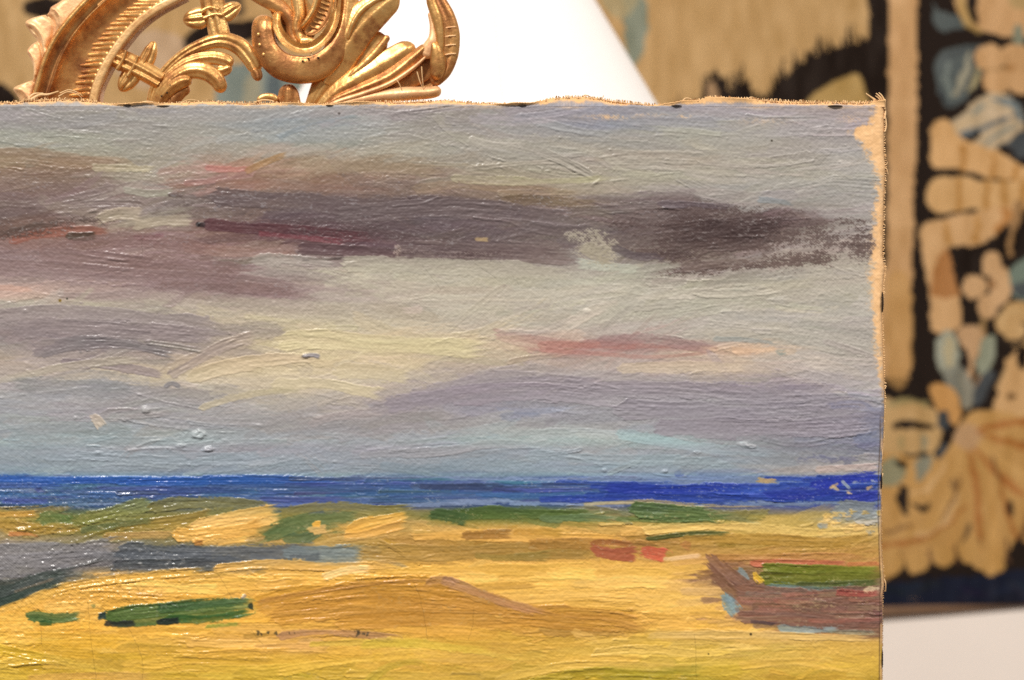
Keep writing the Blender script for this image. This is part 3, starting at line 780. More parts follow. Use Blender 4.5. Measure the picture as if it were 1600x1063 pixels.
rr = random.Random(5)
for k in range(220):
    x, y = rr.uniform(-30, 1340), rr.uniform(180, 1080)
    L = rr.uniform(8, 60); a = rr.gauss(0, .09) - (.4 if rr.random() < .12 else 0)
    b = rr.uniform(-3, 3)
    ridge([(x, y), (x + L / 2 * math.cos(a), y + L / 2 * math.sin(a) + b), (x + L * math.cos(a), y + L * math.sin(a))], rr.uniform(.7, 1.2), rr.uniform(.2, .6) * (1.3 if y > 740 else 1) * (.5 if x > 1150 else 1))
for pts in ([(55,391),(120,398),(200,408),(330,418),(380,422)], [(150,379),(200,374),(250,376)], [(0,330),(60,322),(140,310)], [(0,348),(70,336),(150,330)], [(0,360),(50,352),(100,346)],
            [(615,323),(660,318),(690,306)], [(740,340),(790,346),(810,354)], [(780,375),(830,362),(870,356)], [(700,378),(800,378),(880,386)], [(345,222),(370,212),(400,206)],
            [(1000,214),(1050,211),(1080,215)], [(840,296),(900,290),(980,280)], [(925,290),(945,275),(960,266)], [(940,246),(980,240)], [(530,430),(545,412),(600,404)],
            [(0,622),(80,612),(170,603)], [(215,617),(260,610),(340,600)], [(440,608),(480,604),(540,608),(590,616)], [(430,620),(480,614),(560,632)], [(585,632),(620,628)],
            [(810,638),(850,640),(900,646)], [(650,688),(700,684),(760,684)], [(200,704),(250,700),(330,704)], [(215,698),(235,690),(260,688)], [(30,696),(60,698),(60,704)],
            [(1020,366),(1080,360),(1140,352)], [(1024,322),(1060,328)], [(340,544),(370,530),(398,525)], [(300,560),(340,548),(380,538)], [(290,575),(340,562),(400,550)],
            [(275,588),(320,570),(380,560)], [(770,704),(830,700),(890,706)], [(860,712),(900,716),(940,728)], [(930,600),(960,606),(990,620)], [(1180,744),(1280,736),(1340,735)]):
    ridge(pts, 1.4, .7, 1)
for k in range(620):
    x, y = rr.uniform(-30, 1360), rr.uniform(172, 1085)
    r0 = rr.choice([.9, 1.1, 1.3, 1.8]); hh = rr.uniform(.35, .9)
    i, j = int(y - BY0), int(x - BX0)
    sl = (slice(max(i - 6, 0), i + 7), slice(max(j - 8, 0), j + 9))
    g = np.exp(-(((PX[sl] - x) / (r0 * rr.uniform(1, 1.8))) ** 2 + ((PY[sl] - y) / r0) ** 2))
    HGT[sl] += hh * g
    PCOL[sl] += rr.uniform(0, 8) * g[..., None]
for (x, y, rx, ry, h, tint) in ((310,679,10,6,2.6,18),(487,650,13,5,2.4,20),(1160,695,9,4.5,2.6,26),(1173,698,7,3,1.6,14),(916,487,8,4,2.2,20),(404,665,9,3,1.6,12),(1128,724,7,3,1.6,16),
                                (1038,737,5,3,1.8,8),(282,696,8,4,1.8,14),(326,702,8,4,1.8,14),(228,640,6,5,1.8,10),(480,556,7,4,1.8,0),(154,708,7,3,1.6,12),(118,653,4,3,1.6,8),(1020,636,5,3,1.6,12),(378,932,4,4,2.0,18),
                                (40,487,4,3,1.4,10),(42,567,4,3,1.4,10),(1280,203,8,5,1.2,12),(944,735,4,3,1.2,6),(1090,707,5,2,1.2,8)):
    i, j = int(y - BY0), int(x - BX0)
    sl = (slice(max(i - 20, 0), i + 21), slice(max(j - 26, 0), j + 27))
    q = ((PX[sl] - x) / rx) ** 2 + ((PY[sl] - y) / ry) ** 2 + (GRIT[sl] - .5) * .9 + (SPOT[sl] - .5) * 1.6
    g = np.exp(-np.abs(q) ** 1.6 * 1.2)
    HGT[sl] += h * g
    PCOL[sl] += tint * g[..., None]
for (x, y, r0, c) in ((94,470,2.4,(120,96,30)),(105,467,1.6,(60,60,50)),(1173,991,2.0,(40,30,16)),(1206,220,1.6,(70,64,56)),(310,351,4,(36,26,28)),(530,178,2,(90,84,84)),(1107,1022,1.4,(80,66,30))):
    i, j = int(y - BY0), int(x - BX0)
    sl = (slice(i - 10, i + 11), slice(j - 10, j + 11))
    g = sstep(1.3, .6, np.hypot(PX[sl] - x, PY[sl] - y) / r0)
    PCOL[sl] += (np.array(c, np.float32) - PCOL[sl]) * g[..., None]

def crack(pts):
    p = catmull(pts, 8)
    p = p + np.random.default_rng(int(pts[0][0])).normal(0, .5, p.shape)
    for i in range(len(p) - 1):
        n = max(2, int(np.hypot(*(p[i + 1] - p[i])) * 2))
        for t in np.linspace(0, 1, n):
            x, y = p[i] * (1 - t) + p[i + 1] * t
            j, k = int(round(y - BY0)), int(round(x - BX0))
            if 0 <= j < BH and 0 <= k < BW:
                PCOL[j, k] = PCOL[j, k] * .93
                HGT[j, k] -= .05
for pts in ([(180,892),(205,908),(220,928)], [(185,960),(205,990),(222,1030),(222,1062)], [(138,940),(140,980),(150,1062)], [(64,980),(66,1010)], [(336,890),(350,912),(362,934)],
            [(646,910),(658,940),(668,1000)], [(740,950),(738,978),(732,1000)], [(332,690),(333,730)], [(1085,990),(1087,1020),(1088,1060)], [(222,374),(222,400),(210,415)], [(392,984),(405,1002),(412,1008)],
            [(660,415),(680,440),(690,455)], [(800,430),(812,446)], [(742,412),(790,446)]):
    crack(pts)

# thick and thin passages: some areas brushed out smooth, others left loaded
HGT *= .45 + 1.15 * sstep(.25, .8, vnoise(BH, BW, 70, 150, 91) * .6 + vnoise(BH, BW, 26, 60, 92) * .4)
# weave shows where the paint is thin
thin = np.clip(1 - COVER, 0, 1)
thin = np.maximum(thin, sstep(930, 1250, PX) * .8 * (PY < 960))
thin = np.maximum(thin, sstep(420, 60, PX) * sstep(836, 850, PY) * 1.0)
thin = np.maximum(thin, sstep(330, 120, PX) * sstep(745, 760, PY) * .6)
thin = np.maximum(thin, sstep(215, 165, PY) * .7)
KNUB = vnoise(BH, BW, 3.0, 3.6, 81)
leftlow = sstep(470, 120, PX) * sstep(735, 760, PY) * sstep(1000, 930, PY)
HGT += (WEAVE - .5) * thin * 1.7 + (GRIT - .5) * .42 + (KNUB - .5) * (.35 + .75 * leftlow) + (WEAVE - .5) * leftlow * 1.1
PCOL += ((WEAVE - .5) * thin * 20)[..., None]

# where dark paint was dragged the ground winks through the bristle tracks
lum = PCOL.mean(-1)
pick = .40 * GRIT + .38 * STRI + .22 * WEAVE + (vnoise(BH, BW, 14, 26, 71) - .5) * .22
dark = sstep(150, 105, lum)
ground = np.where((PY < 800)[..., None], np.array([168, 170, 176], np.float32), np.array([190, 170, 120], np.float32))
ground = np.where(((PY > 845) & (PX < 600))[..., None], np.array([164, 160, 154], np.float32), ground)
amt = sstep(.66, .74, pick) * dark * .4 * sstep(.35, .6, vnoise(BH, BW, 40, 120, 72))
sea = sstep(738, 746, PY) * sstep(800, 790, PY)

PCOL += (ground - PCOL) * amt[..., None]

def nudge(w, m, a=(0, 0, 0)):
    global PCOL
    PCOL = PCOL * (1 + w[..., None] * (np.array(m, np.float32) - 1)) + w[..., None] * np.array(a, np.float32)
nudge(sstep(400, 440, PY) * sstep(610, 570, PY) * sstep(150, 165, PCOL[..., 0]), (.985, .985, .985))
nudge(sstep(500, 430, PY) * sstep(150, 120, PCOL[..., 0]), (.97, .955, .91))
nudge(sstep(430, 330, PY), (.945, .925, .93))
nudge(sstep(330, 430, PY) * sstep(600, 560, PY), (1.015, .995, .98))
nudge(sstep(590, 630, PY) * sstep(705, 680, PY) * sstep(700, 950, PX), (1.05, 1.08, 1.06))
nudge(sstep(688, 705, PY) * sstep(742, 736, PY), (.985, .93, .95))
nudge(sstep(800, 830, PY) * sstep(0, 1, PY) * sstep(180, 210, PCOL[..., 0]), (1.03, 1.025, 1.02))
nudge(sstep(800, 810, PY) * sstep(150, 190, PCOL[..., 0]), (1.05, 1.05, 1.14))

# bare linen along the right edge and under the top fold
rb = np.interp(PY, [145,180,195,203,210,220,235,260,300,350,400,440,480,520,550,580,605,640,700,760,905,925,940,1095],
                   [1362,1362,1350,1328,1326,1338,1350,1362,1368,1364,1358,1357,1361,1362,1366,1369,1373,1385,1384,1386,1384,1378,1386,1386])
rb = rb + 4 + (WEAVE - .5) * 16 + (GRIT - .5) * 8 + (vnoise(BH, BW, 9, 9, 31) - .5) * 12
bare = sstep(-7, 7, PX - rb)
tb = 163.5 + (vnoise(BH, BW, 50, 60, 32) - .5) * 8 + (WEAVE - .5) * 5
bare = np.maximum(bare, sstep(6, -6, PY - tb) * .9)
for (x, y, rx, ry, a) in ((950,183,34,4,.55),(1070,182,10,3,.6),(1195,190,40,6,.2),(1330,186,18,8,.3),(1012,180,30,3,.3)):
    bare = np.maximum(bare, a * np.exp(-(((PX - x) / rx) ** 2 + ((PY - y) / ry) ** 2)) * sstep(.42, .62, WEAVE * .6 + GRIT * .4) * 1.4)
bare = np.clip(bare, 0, 1)
fold = sstep(640, 670, PY) * np.exp(-((PX - 1376.5 - (vnoise(BH, BW, 40, 40, 33) - .5) * 3) / 1.1) ** 2)
strip = sstep(640, 670, PY) * sstep(1376.5, 1378.5, PX) * sstep(.25, .5, vnoise(BH, BW, 16, 9, 34))
bare = np.maximum(bare, strip * .8)
rawc = np.array([234, 188, 136], np.float32) + ((WEAVE - .5) * 34 + (SPOT - .5) * 16)[..., None]
PCOL += (rawc - PCOL) * bare[..., None]
PCOL += (np.array([84, 62, 44], np.float32) - PCOL) * (fold * .6)[..., None]
HGT -= fold * .8
HGT = HGT * (1 - bare * .7) + bare * (WEAVE - .5) * .8
ROUGH = np.clip(.47 - .12 * (COVER) + .45 * bare + (GRIT - .5) * .1, .22, .95).astype(np.float32)
# lower left passages carry a glossier varnish
ROUGH += (SPOT - .5) * .2 - .10 * sstep(520, 150, PX) * sstep(725, 775, PY) * (1 - bare)
ROUGH = np.clip(ROUGH, .25, .95)
HGT = np.clip(HGT, -1.5, 3.5)

# ------------------------------------------------------------------ oil painting
PAINT_GAIN = 1.0
painting = tag(empty("oil_painting", px(700, 1400, 0.01)),
    "unframed oil landscape with grey cloudy sky, blue sea and yellow field on frayed canvas", "painting")

EDGE_Y = [145,165,240,262,300,400,420,440,500,600,640,700,740,762,850,900,915,930,1063,1100,1500]
EDGE_X = [1383,1383,1383,1385.5,1383,1381,1384.5,1382,1380,1383.5,1383.5,1381.5,1379,1379,1378.5,1382,1383,1380.5,1380,1380,1380]

def build_canvas():
    xs = np.concatenate([np.arange(-700, -36, 12.0), np.arange(-36, 1376, 1.2), np.linspace(1376, 1383, 9)])
    ys = np.concatenate([np.arange(167, 1084, 1.2), np.arange(1084, 1400.1, 10.0)])
    Xg, Yg = np.meshgrid(xs, ys)
    ex = np.interp(ys, EDGE_Y, EDGE_X)[:, None]
    f = np.clip((Xg - 1340) / 43.0, 0, 1)
    Xw = Xg + f * f * (ex - 1383)
    # outside the frame the picture carries on (mirrored passages of the same paint)
    sx = np.abs(Xg + 30) - 30; sx = np.where(Xg < -30, -30 + np.abs(Xg + 30), Xg)
    sy = np.where(Yg > 1088, 1088 - np.abs((Yg - 1088 + 96) % 192 - 96), Yg)
    c = bilerp(PCOL, sy - BY0, sx - BX0)
    h = bilerp(HGT, sy - BY0, sx - BX0)
    ro = bilerp(ROUGH, sy - BY0, sx - BX0)
    # canvas rolls back over the bars at the right and at the top
    er = np.clip((Xg - 1374) / 9.0, 0, 1); back = 9 * (1 - np.sqrt(np.clip(1 - er ** 2 * .98, 0, 1)))
    sag = 2.2 * np.sin(Xg / 310.0) * np.sin(Yg / 260.0)
    k = S
    co = np.stack([(Xw - CX) * k, (-h + back - sag) * k, (CY - Yg) * k], -1)
    H, W = Xg.shape
    # side turnover on the right, with tacking edge
    side = []
    for j, (dx, dz) in enumerate(((0.3, 14), (0.2, 30), (0.0, 52))):
        w = co[:, -1].copy()
        w[:, 0] = (ex[:, 0] + dx - CX) * k
        w[:, 1] = dz * k + np.sin(ys / 37.0) * 1.0 * k
        side.append(w)
    side = np.stack(side, 1)
    co = np.concatenate([co, side], 1)
    c = np.concatenate([c, np.repeat(np.array([[[216, 170, 120]]], np.float32), H, 0).repeat(3, 1)], 1)
    ro = np.concatenate([ro, np.full((H, 3), .9)], 1)
    me = mesh_from("canvas", co.reshape(-1, 3), grid_faces(co.shape[0], co.shape[1]))
    set_color(me, "paint", np.clip(lin(np.clip(c, 4, 250)) * PAINT_GAIN, 0, .92).reshape(-1, 3))
    set_float(me, "rough", ro)
    return link("canvas", me, M_PAINT, painting)
canvas = build_canvas()
tag(canvas, "painted canvas with a bare linen strip down its right edge")

def tube(path, r, n=5, taper=False):
    p = np.asarray(path, float)
    t = np.gradient(p, axis=0)
    t /= np.linalg.norm(t, axis=1, keepdims=True) + 1e-9
    up = np.array([0.31, 0.9, 0.2])
    a = np.cross(t, up); a /= np.linalg.norm(a, axis=1, keepdims=True) + 1e-9
    b = np.cross(t, a)
    ang = np.linspace(0, 2 * math.pi, n, endpoint=False)
    rad = np.full(len(p), r)
    if taper: rad = r * np.linspace(1, .35, len(p))
    ring = p[:, None] + rad[:, None, None] * (np.cos(ang)[None, :, None] * a[:, None] + np.sin(ang)[None, :, None] * b[:, None])
    m = len(p)
    idx = np.arange(m * n).reshape(m, n)
    f = np.stack([idx[:-1], np.roll(idx[:-1], -1, 1), np.roll(idx[1:], -1, 1), idx[1:]], -1).reshape(-1, 4)
    return ring.reshape(-1, 3), f

class Many:
    def __init__(s): s.c = []; s.f = []; s.n = 0
    def add(s, cf):
        s.c.append(cf[0]); s.f.append(cf[1] + s.n); s.n += len(cf[0])
    def build(s, name, mat, parent):
        return link(name, mesh_from(name, np.vstack(s.c), np.vstack(s.f)), mat, parent)

# tacking margin standing up behind the top edge
TOPX = [-700,0,25,38,60,98,105,130,150,172,195,225,250,300,330,400,450,500,540,580,640,700,735,765,790,800,830,848,862,890,920,935,955,990,1015,1030,1050,1065,1084,1098,1105,1140,1180,1220,1262,1300,1340,1368,1384]
TOPY = [160,160,158.5,155,155,154,154,155.5,158,163,163.5,161,162,160,158.5,160.5,161,163,161,159.5,158,157,160,162.5,163.5,162,161.5,157,153,151,151.5,153,156.5,160,163,163.5,161,158,157,155,151,153,155,156.5,158.5,158.5,159.5,158,157]
def build_margin():
    xs = np.concatenate([np.arange(-700, -36, 6.0), np.arange(-36, 1376, 1.2), np.linspace(1376, 1383, 6)])
    yt = np.interp(xs, TOPX, TOPY) + (RNG.random(len(xs)) - .5) * 1.2
    sx = np.where(xs < -30, -30 + np.abs(xs + 30), xs)
    co, cc, ro = [], [], []
    for v in np.linspace(0, 1, 13):
        y = 167 * (1 - v) + yt * v
        yc = 167 - (167 - yt) * v
        h = bilerp(HGT, np.full_like(sx, 167.0) - (167 - yc) * 1.0 - BY0, sx - BX0)
        d = -h * (1 - .3 * v) + (5 * np.sin(xs / 47.0) + 3 * np.sin(xs / 19.0)) * v * v + 3 * v - 2.2 * np.sin(xs / 310.0) * np.sin(167 / 260.0)
        co.append(np.stack([(xs - CX) * S, d * S, (CY - y) * S], -1))
        c = bilerp(PCOL, np.full_like(sx, 171.0) - 3 * v - BY0, sx - BX0)
        wv = bilerp(WEAVE, yc - BY0, sx - BX0)
        b = sstep(.05, .6, v + (wv - .5) * .5 - .12 + (bilerp(SPOT, yc - BY0, sx - BX0) - .5) * .5)[:, None]
        cc.append(c * (1 - b) + (np.array([236, 186, 128]) + ((wv - .5) * 30)[:, None]) * b)
        ro.append(.5 + .4 * b[:, 0])
    co = np.stack(co[::-1], 0); cc = np.stack(cc[::-1], 0); ro = np.stack(ro[::-1], 0)
    me = mesh_from("tacking_margin", co.reshape(-1, 3), grid_faces(*co.shape[:2]))
    set_color(me, "paint", lin(np.clip(cc, 4, 250)).reshape(-1, 3))
    set_float(me, "rough", ro)
    o = link("tacking_margin", me, M_PAINT, painting)
    m = o.modifiers.new("thickness", "SOLIDIFY"); m.thickness = 0.00035; m.offset = -1
    tag(o, "raw linen tacking margin curling up along the top edge")
build_margin()

# frayed thread ends along both edges (too many to count)
fz = Many()
x = -60.0
while x < 1384:
    y = np.interp(x, TOPX, TOPY)
    d = 3 * S
    L = rr.choice([.8, 1.0, 1.3, 1.6, 2.0, 2.6]) * (1.0 if rr.random() < .96 else 1.8)
    dx = rr.gauss(0, .8)
    P = [px(x, y + 2.5), px(x + dx * .4, y - L * .4), px(x + dx, y - L)]
    P = [np.array(q) + np.array([0, d + rr.gauss(0, 1) * S, 0]) for q in P]
    fz.add(tube(P, rr.uniform(.8, 1.2) * S, 4))
    x += rr.choice([2.2, 2.6, 3.0, 4.2])
y = 165.0
while y < 1075:
    L = rr.choice([1.2, 1.8, 2.4, 3.2]) if y < 640 or 895 < y < 935 else rr.choice([.8, 1.2, 1.6])
    x = np.interp(y, EDGE_Y, EDGE_X)
    P = [px(x - 2.0, y), px(x + L * .5, y + rr.gauss(0, .4)), px(x + L, y + rr.gauss(0, 1.0))]
    P = [np.array(q) + np.array([0, 8.5 * S, 0]) for q in P]
    fz.add(tube(P, rr.uniform(.6, 1.0) * S, 4))
    y += rr.choice([2.6, 3.2, 3.8])
o = fz.build("frayed_edge", M_THREAD, painting)
o["kind"] = "stuff"

def thread(pts, r, depth=8, mat=None, parent=None, name="loose_thread", label=None, taper=True):
    P = [np.array(px(a, b)) + np.array([0, depth * S, 0]) for a, b in catmull(pts, 6)]
    c, f = tube(P, r * S, 6, taper)
    o = link(name, mesh_from(name, c, f), mat or M_THREAD, parent or painting)
    if label: o["label"] = label
    return o
# torn corner tufts, top right
for k, (pts, r) in enumerate((([(1371,160),(1364,153),(1356,147),(1354,145)], 1.7), ([(1374,160),(1368,154),(1360,149)], 1.3),
                              ([(1381,166),(1380,156),(1374,148),(1370,145)], 2.2), ([(1383,170),(1383,158),(1379,149),(1374,144)], 2.0),
                              ([(1379,165),(1375,154),(1369,149)], 1.5), ([(1383,185),(1385,176),(1384,164),(1382,152)], 1.8),
                              ([(1384,205),(1386,196),(1385,184),(1382,176)], 1.4), ([(1382,262),(1387,264),(1389,272)], 1.2),
                              ([(1383,258),(1387,256),(1388,252)], 1.0), ([(1378,690),(1380,705),(1378,728)], 1.3), ([(1381,740),(1378,752),(1377,765)], 1.3),
                              ([(1376,700),(1377,715)], 1.0), ([(1382,905),(1385,912),(1385,925)], 1.2), ([(1377,985),(1379,1010),(1378,1040)], 1.0))):
    thread(pts, r, 5 + (k % 3))
# curls above the top edge
for pts, r in (([(752,162),(762,160),(774,160),(784,161)], .9), ([(796,161),(806,160),(816,161)], 1.5), ([(918,154),(912,150),(916,148),(926,152)], 1.4), ([(1066,158),(1072,153),(1080,154),(1084,158)], 1.2),
               ([(1168,156),(1174,151),(1182,153)], 1.0), ([(940,155),(943,150),(943,148)], .8), ([(46,156),(60,148),(74,147),(90,142)], 3.0), ([(44,152),(52,146),(66,145)], 2.2), ([(92,145),(106,140),(120,144),(128,150)], 1.1),
               ([(90,150),(104,143),(118,146),(126,152)], 1.1), ([(218,160),(230,158),(244,160)], 1.6), ([(34,160),(40,155),(47,158)], 1.8), ([(282,160),(296,155),(310,157)], 1.0), ([(398,160),(410,156),(424,157),(430,160)], 2.2)):
    thread(pts, r, 6)

# tacks
def ellipsoid(c, rx, ry, rz, nu=16, nv=9):
    u = np.linspace(0, 2 * math.pi, nu, endpoint=False); v = np.linspace(-math.pi / 2, math.pi / 2, nv)
    U, V = np.meshgrid(u, v)
    P = np.stack([c[0] + rx * np.cos(V) * np.cos(U), c[1] + ry * np.cos(V) * np.sin(U), c[2] + rz * np.sin(V)], -1)
    idx = np.arange(nv * nu).reshape(nv, nu)
    f = np.stack([idx[:-1], np.roll(idx[:-1], -1, 1), np.roll(idx[1:], -1, 1), idx[1:]], -1).reshape(-1, 4)
    return P.reshape(-1, 3), f
for (x, y, r, lab) in ((199,165.2,8,None),(255,165.8,13,None),(515,165.2,8,None),(816,165.6,9,None),(1057,165.4,10,None),(1305,165.6,14,"dark iron tack head nearest the corner")):
    c, f = ellipsoid((0, 0, 0), r * .85 * S, 5 * S, 1.05 * S)
    o = link("tack", mesh_from("tack", c, f), M_TACK, painting)
    base = np.array(painting.location)
    o.location = tuple(np.array(px(x, y)) + np.array([0, 1.0 * S, 0]) - base)
for (y, r) in ((472,16),(752,13),(1030,17)):
    x = np.interp(y, EDGE_Y, EDGE_X)
    c, f = ellipsoid((0, 0, 0), 1.3 * S, 7 * S, r * S)
    o = link("tack", mesh_from("tack", c, f), M_TACK, painting)
    o.location = tuple(np.array(px(x - 1.2, y)) + np.array([0, 4.5 * S, 0]) - np.array(painting.location))

def box(x0, x1, y0, y1, z0, z1, bev=0.0015):
    import bmesh
    bm = bmesh.new()
    v = [bm.verts.new((x, y, z)) for x in (x0, x1) for y in (y0, y1) for z in (z0, z1)]
    for q in ((0,1,3,2),(4,6,7,5),(0,4,5,1),(2,3,7,6),(0,2,6,4),(1,5,7,3)):
        bm.faces.new([v[i] for i in q])
    bmesh.ops.recalc_face_normals(bm, faces=bm.faces)
    bmesh.ops.bevel(bm, geom=list(bm.edges), offset=bev, segments=2, affect="EDGES")
    me = bpy.data.meshes.new("bar"); bm.to_mesh(me); bm.free()
    return me
def wx_(x): return (x - CX) * S
def wz_(y): return (CY - y) * S
for nm, b in (("stretcher_bar", (-694, 1374, 172, 300)), ("stretcher_bar", (-694, 1374, 1270, 1394)), ("stretcher_bar", (1250, 1374, 302, 1268)), ("stretcher_bar", (-694, -570, 302, 1268))):
    link(nm, box(wx_(b[0]), wx_(b[1]), 0.0045, 0.0185, wz_(b[3]), wz_(b[2])), M_WOOD, painting)

# ------------------------------------------------------------------ gilt carving
GD = 0.052
GK = (D + GD) / D
gilt = tag(empty("gilt_carving", px(380, 260, GD)), "carved giltwood ornament of pierced scrolls and leaves rising behind the canvas top", "carving")

def gpt(x, y, z):
    """photo px on the carving's plane, z in px towards the camera"""
    return np.stack([(x - CX) * S * GK, GD - z * S * GK, (CY - y) * S * GK], -1)

def resample(p, n):
    d = np.r_[0, np.cumsum(np.linalg.norm(np.diff(p, axis=0), axis=1))]
    t = np.linspace(0, d[-1], n)
    return np.stack([np.interp(t, d, p[:, k]) for k in range(p.shape[1])], -1)

def ribbon(name, path, hw, prof, z0=0, thick=10, mat=None, parent=None, ns=None, nu=25, tip=(0, 0), asym=(1, 1), label=None, twist=0):
    """carved band: path of centre points, half widths, front relief prof(u, t) in px, rounded back"""
    p = catmull(path, 10)
    L = np.linalg.norm(np.diff(p, axis=0), axis=1).sum()
    ns = ns or max(18, int(L / 1.6))
    k = len(path)
    if tip[1] >= .12 and np.ndim(hw) > 0:
        hw = list(hw); hw[-1] = max(hw[-1], .74 * hw[-2])
    tq = np.linspace(0, 1, k)
    d = np.r_[0, np.cumsum(np.linalg.norm(np.diff(p, axis=0), axis=1))]
    knots = np.interp(np.arange(k) * 10, np.arange(len(p)), d) / d[-1]
    q = resample(p, ns)
    t = np.linspace(0, 1, ns)
    ts = t
    w = np.interp(ts, knots, np.broadcast_to(hw, (k,)) if np.ndim(hw) == 0 else hw)
    # smooth the widths
    ker = np.hanning(9)[1:-1]; ker /= ker.sum()
    w = np.convolve(np.pad(w, 3, "edge"), ker, "valid")
    zz = np.interp(ts, knots, np.broadcast_to(z0, (k,)) if np.ndim(z0) == 0 else z0)
    if tip[0] > 0: w = w * np.sqrt(np.clip(1 - (1 - np.clip(t * L / (w[0] * 1.05), 0, 1)) ** 2, 0.002, 1))
    if tip[1] > 0: w = w * np.sqrt(np.clip(1 - (1 - np.clip((1 - t) * L / (w[-1] * 1.05), 0, 1)) ** 2, 0.002, 1))
    tg = np.gradient(q, axis=0); tg /= np.linalg.norm(tg, axis=1, keepdims=True) + 1e-9
    nrm = np.stack([tg[:, 1], -tg[:, 0]], -1)          # left of travel is +... in image space
    u = np.sin(np.linspace(-1, 1, nu) * math.pi / 2)
    U, T = np.meshgrid(u, t)
    a = np.where(U < 0, asym[0], asym[1])
    X = q[:, 0:1] + nrm[:, 0:1] * U * w[:, None] * a
    Y = q[:, 1:2] + nrm[:, 1:2] * U * w[:, None] * a
    sc = (w / (w.max() + 1e-6))[:, None]
    Z = zz[:, None] + prof(U, T) * np.minimum(1, sc * 1.3)
    front = gpt(X, Y, Z)
    nb = 7
    ub = np.linspace(1, -1, nb)[1:-1]
    Ub, Tb = np.meshgrid(ub, t)
    ab = np.where(Ub < 0, asym[0], asym[1])
    edge = 0.5 * (Z[:, :1] + Z[:, -1:])
    Xb = q[:, 0:1] + nrm[:, 0:1] * Ub * w[:, None] * ab * .96
    Yb = q[:, 1:2] + nrm[:, 1:2] * Ub * w[:, None] * ab * .96
    Zb = edge - thick * np.sqrt(1 - .6 * Ub ** 2) * np.minimum(1, sc * 1.5)
    backp = gpt(Xb, Yb, Zb)
    allp = np.concatenate([front, backp], 1)
    m, n = allp.shape[:2]
    idx = np.arange(m * n).reshape(m, n)
    f = np.stack([idx[:-1], np.roll(idx[:-1], -1, 1), np.roll(idx[1:], -1, 1), idx[1:]], -1).reshape(-1, 4)
    co = allp.reshape(-1, 3)
    # caps
    c0, c1 = front[0].mean(0), front[-1].mean(0)
    co = np.vstack([co, c0, c1])
    caps = []
    for j in range(n):
        caps.append((idx[0, j], m * n, m * n, idx[0, (j + 1) % n]))
        caps.append((idx[-1, (j + 1) % n], m * n + 1, m * n + 1, idx[-1, j]))
    me = bpy.data.meshes.new(name)
    faces = [tuple(r) for r in f.tolist()] + [(c[0], c[1], c[3]) for c in caps]
    me.from_pydata([tuple(v) for v in co.tolist()], [], faces)
    me.polygons.foreach_set("use_smooth", np.ones(len(me.polygons), bool))
    me.update()
    import bmesh
    bm = bmesh.new(); bm.from_mesh(me)
    bmesh.ops.recalc_face_normals(bm, faces=bm.faces)
    bm.to_mesh(me); bm.free()
    o = link(name, me, mat or M_GOLD, parent or gilt)
    if label: o["label"] = label
    return o

def dome(h): return lambda u, t: h * np.sqrt(np.clip(1 - u * u, 0, 1))
def hollow(h, rim): return lambda u, t: h * np.abs(u) ** 2.2 * (1 - sstep(.93, 1.0, np.abs(u)) * .5) + rim * np.exp(-((np.abs(u) - .88) / .1) ** 2)
def fluted(h, n, g): return lambda u, t: h * np.sqrt(np.clip(1 - u * u, 0, 1)) + g * (np.abs(np.cos(u * math.pi * n / 2)) ** .7 - .5)
def leaf(h, n, g, vein=0):
    def f(u, t):
        e = np.sqrt(np.clip(1 - u * u, 0, 1))
        return 1.1 * h * e + .75 * g * np.cos(u * math.pi * n) * e - vein * np.exp(-(u / .12) ** 2)
    return f
def cup(h, left=1, right=1, g=0, n=3):
    """leaf hollowed along its middle with raised edges"""
    def f(u, t):
        e = np.where(u < 0, left, right) * np.abs(u) ** 1.7
        return h * (e - .55) * (1 - sstep(.9, 1., np.abs(u))) + g * np.cos(u * math.pi * n)
    return f

def splinter(pts, r, z, parent):
    q = catmull(pts, 6)
    c, f = tube(gpt(q[:, 0], q[:, 1], np.full(len(q), float(z))), r * S * GK, 6, True)
    return link("splinter", mesh_from("splinter", c, f), M_THREAD, parent)

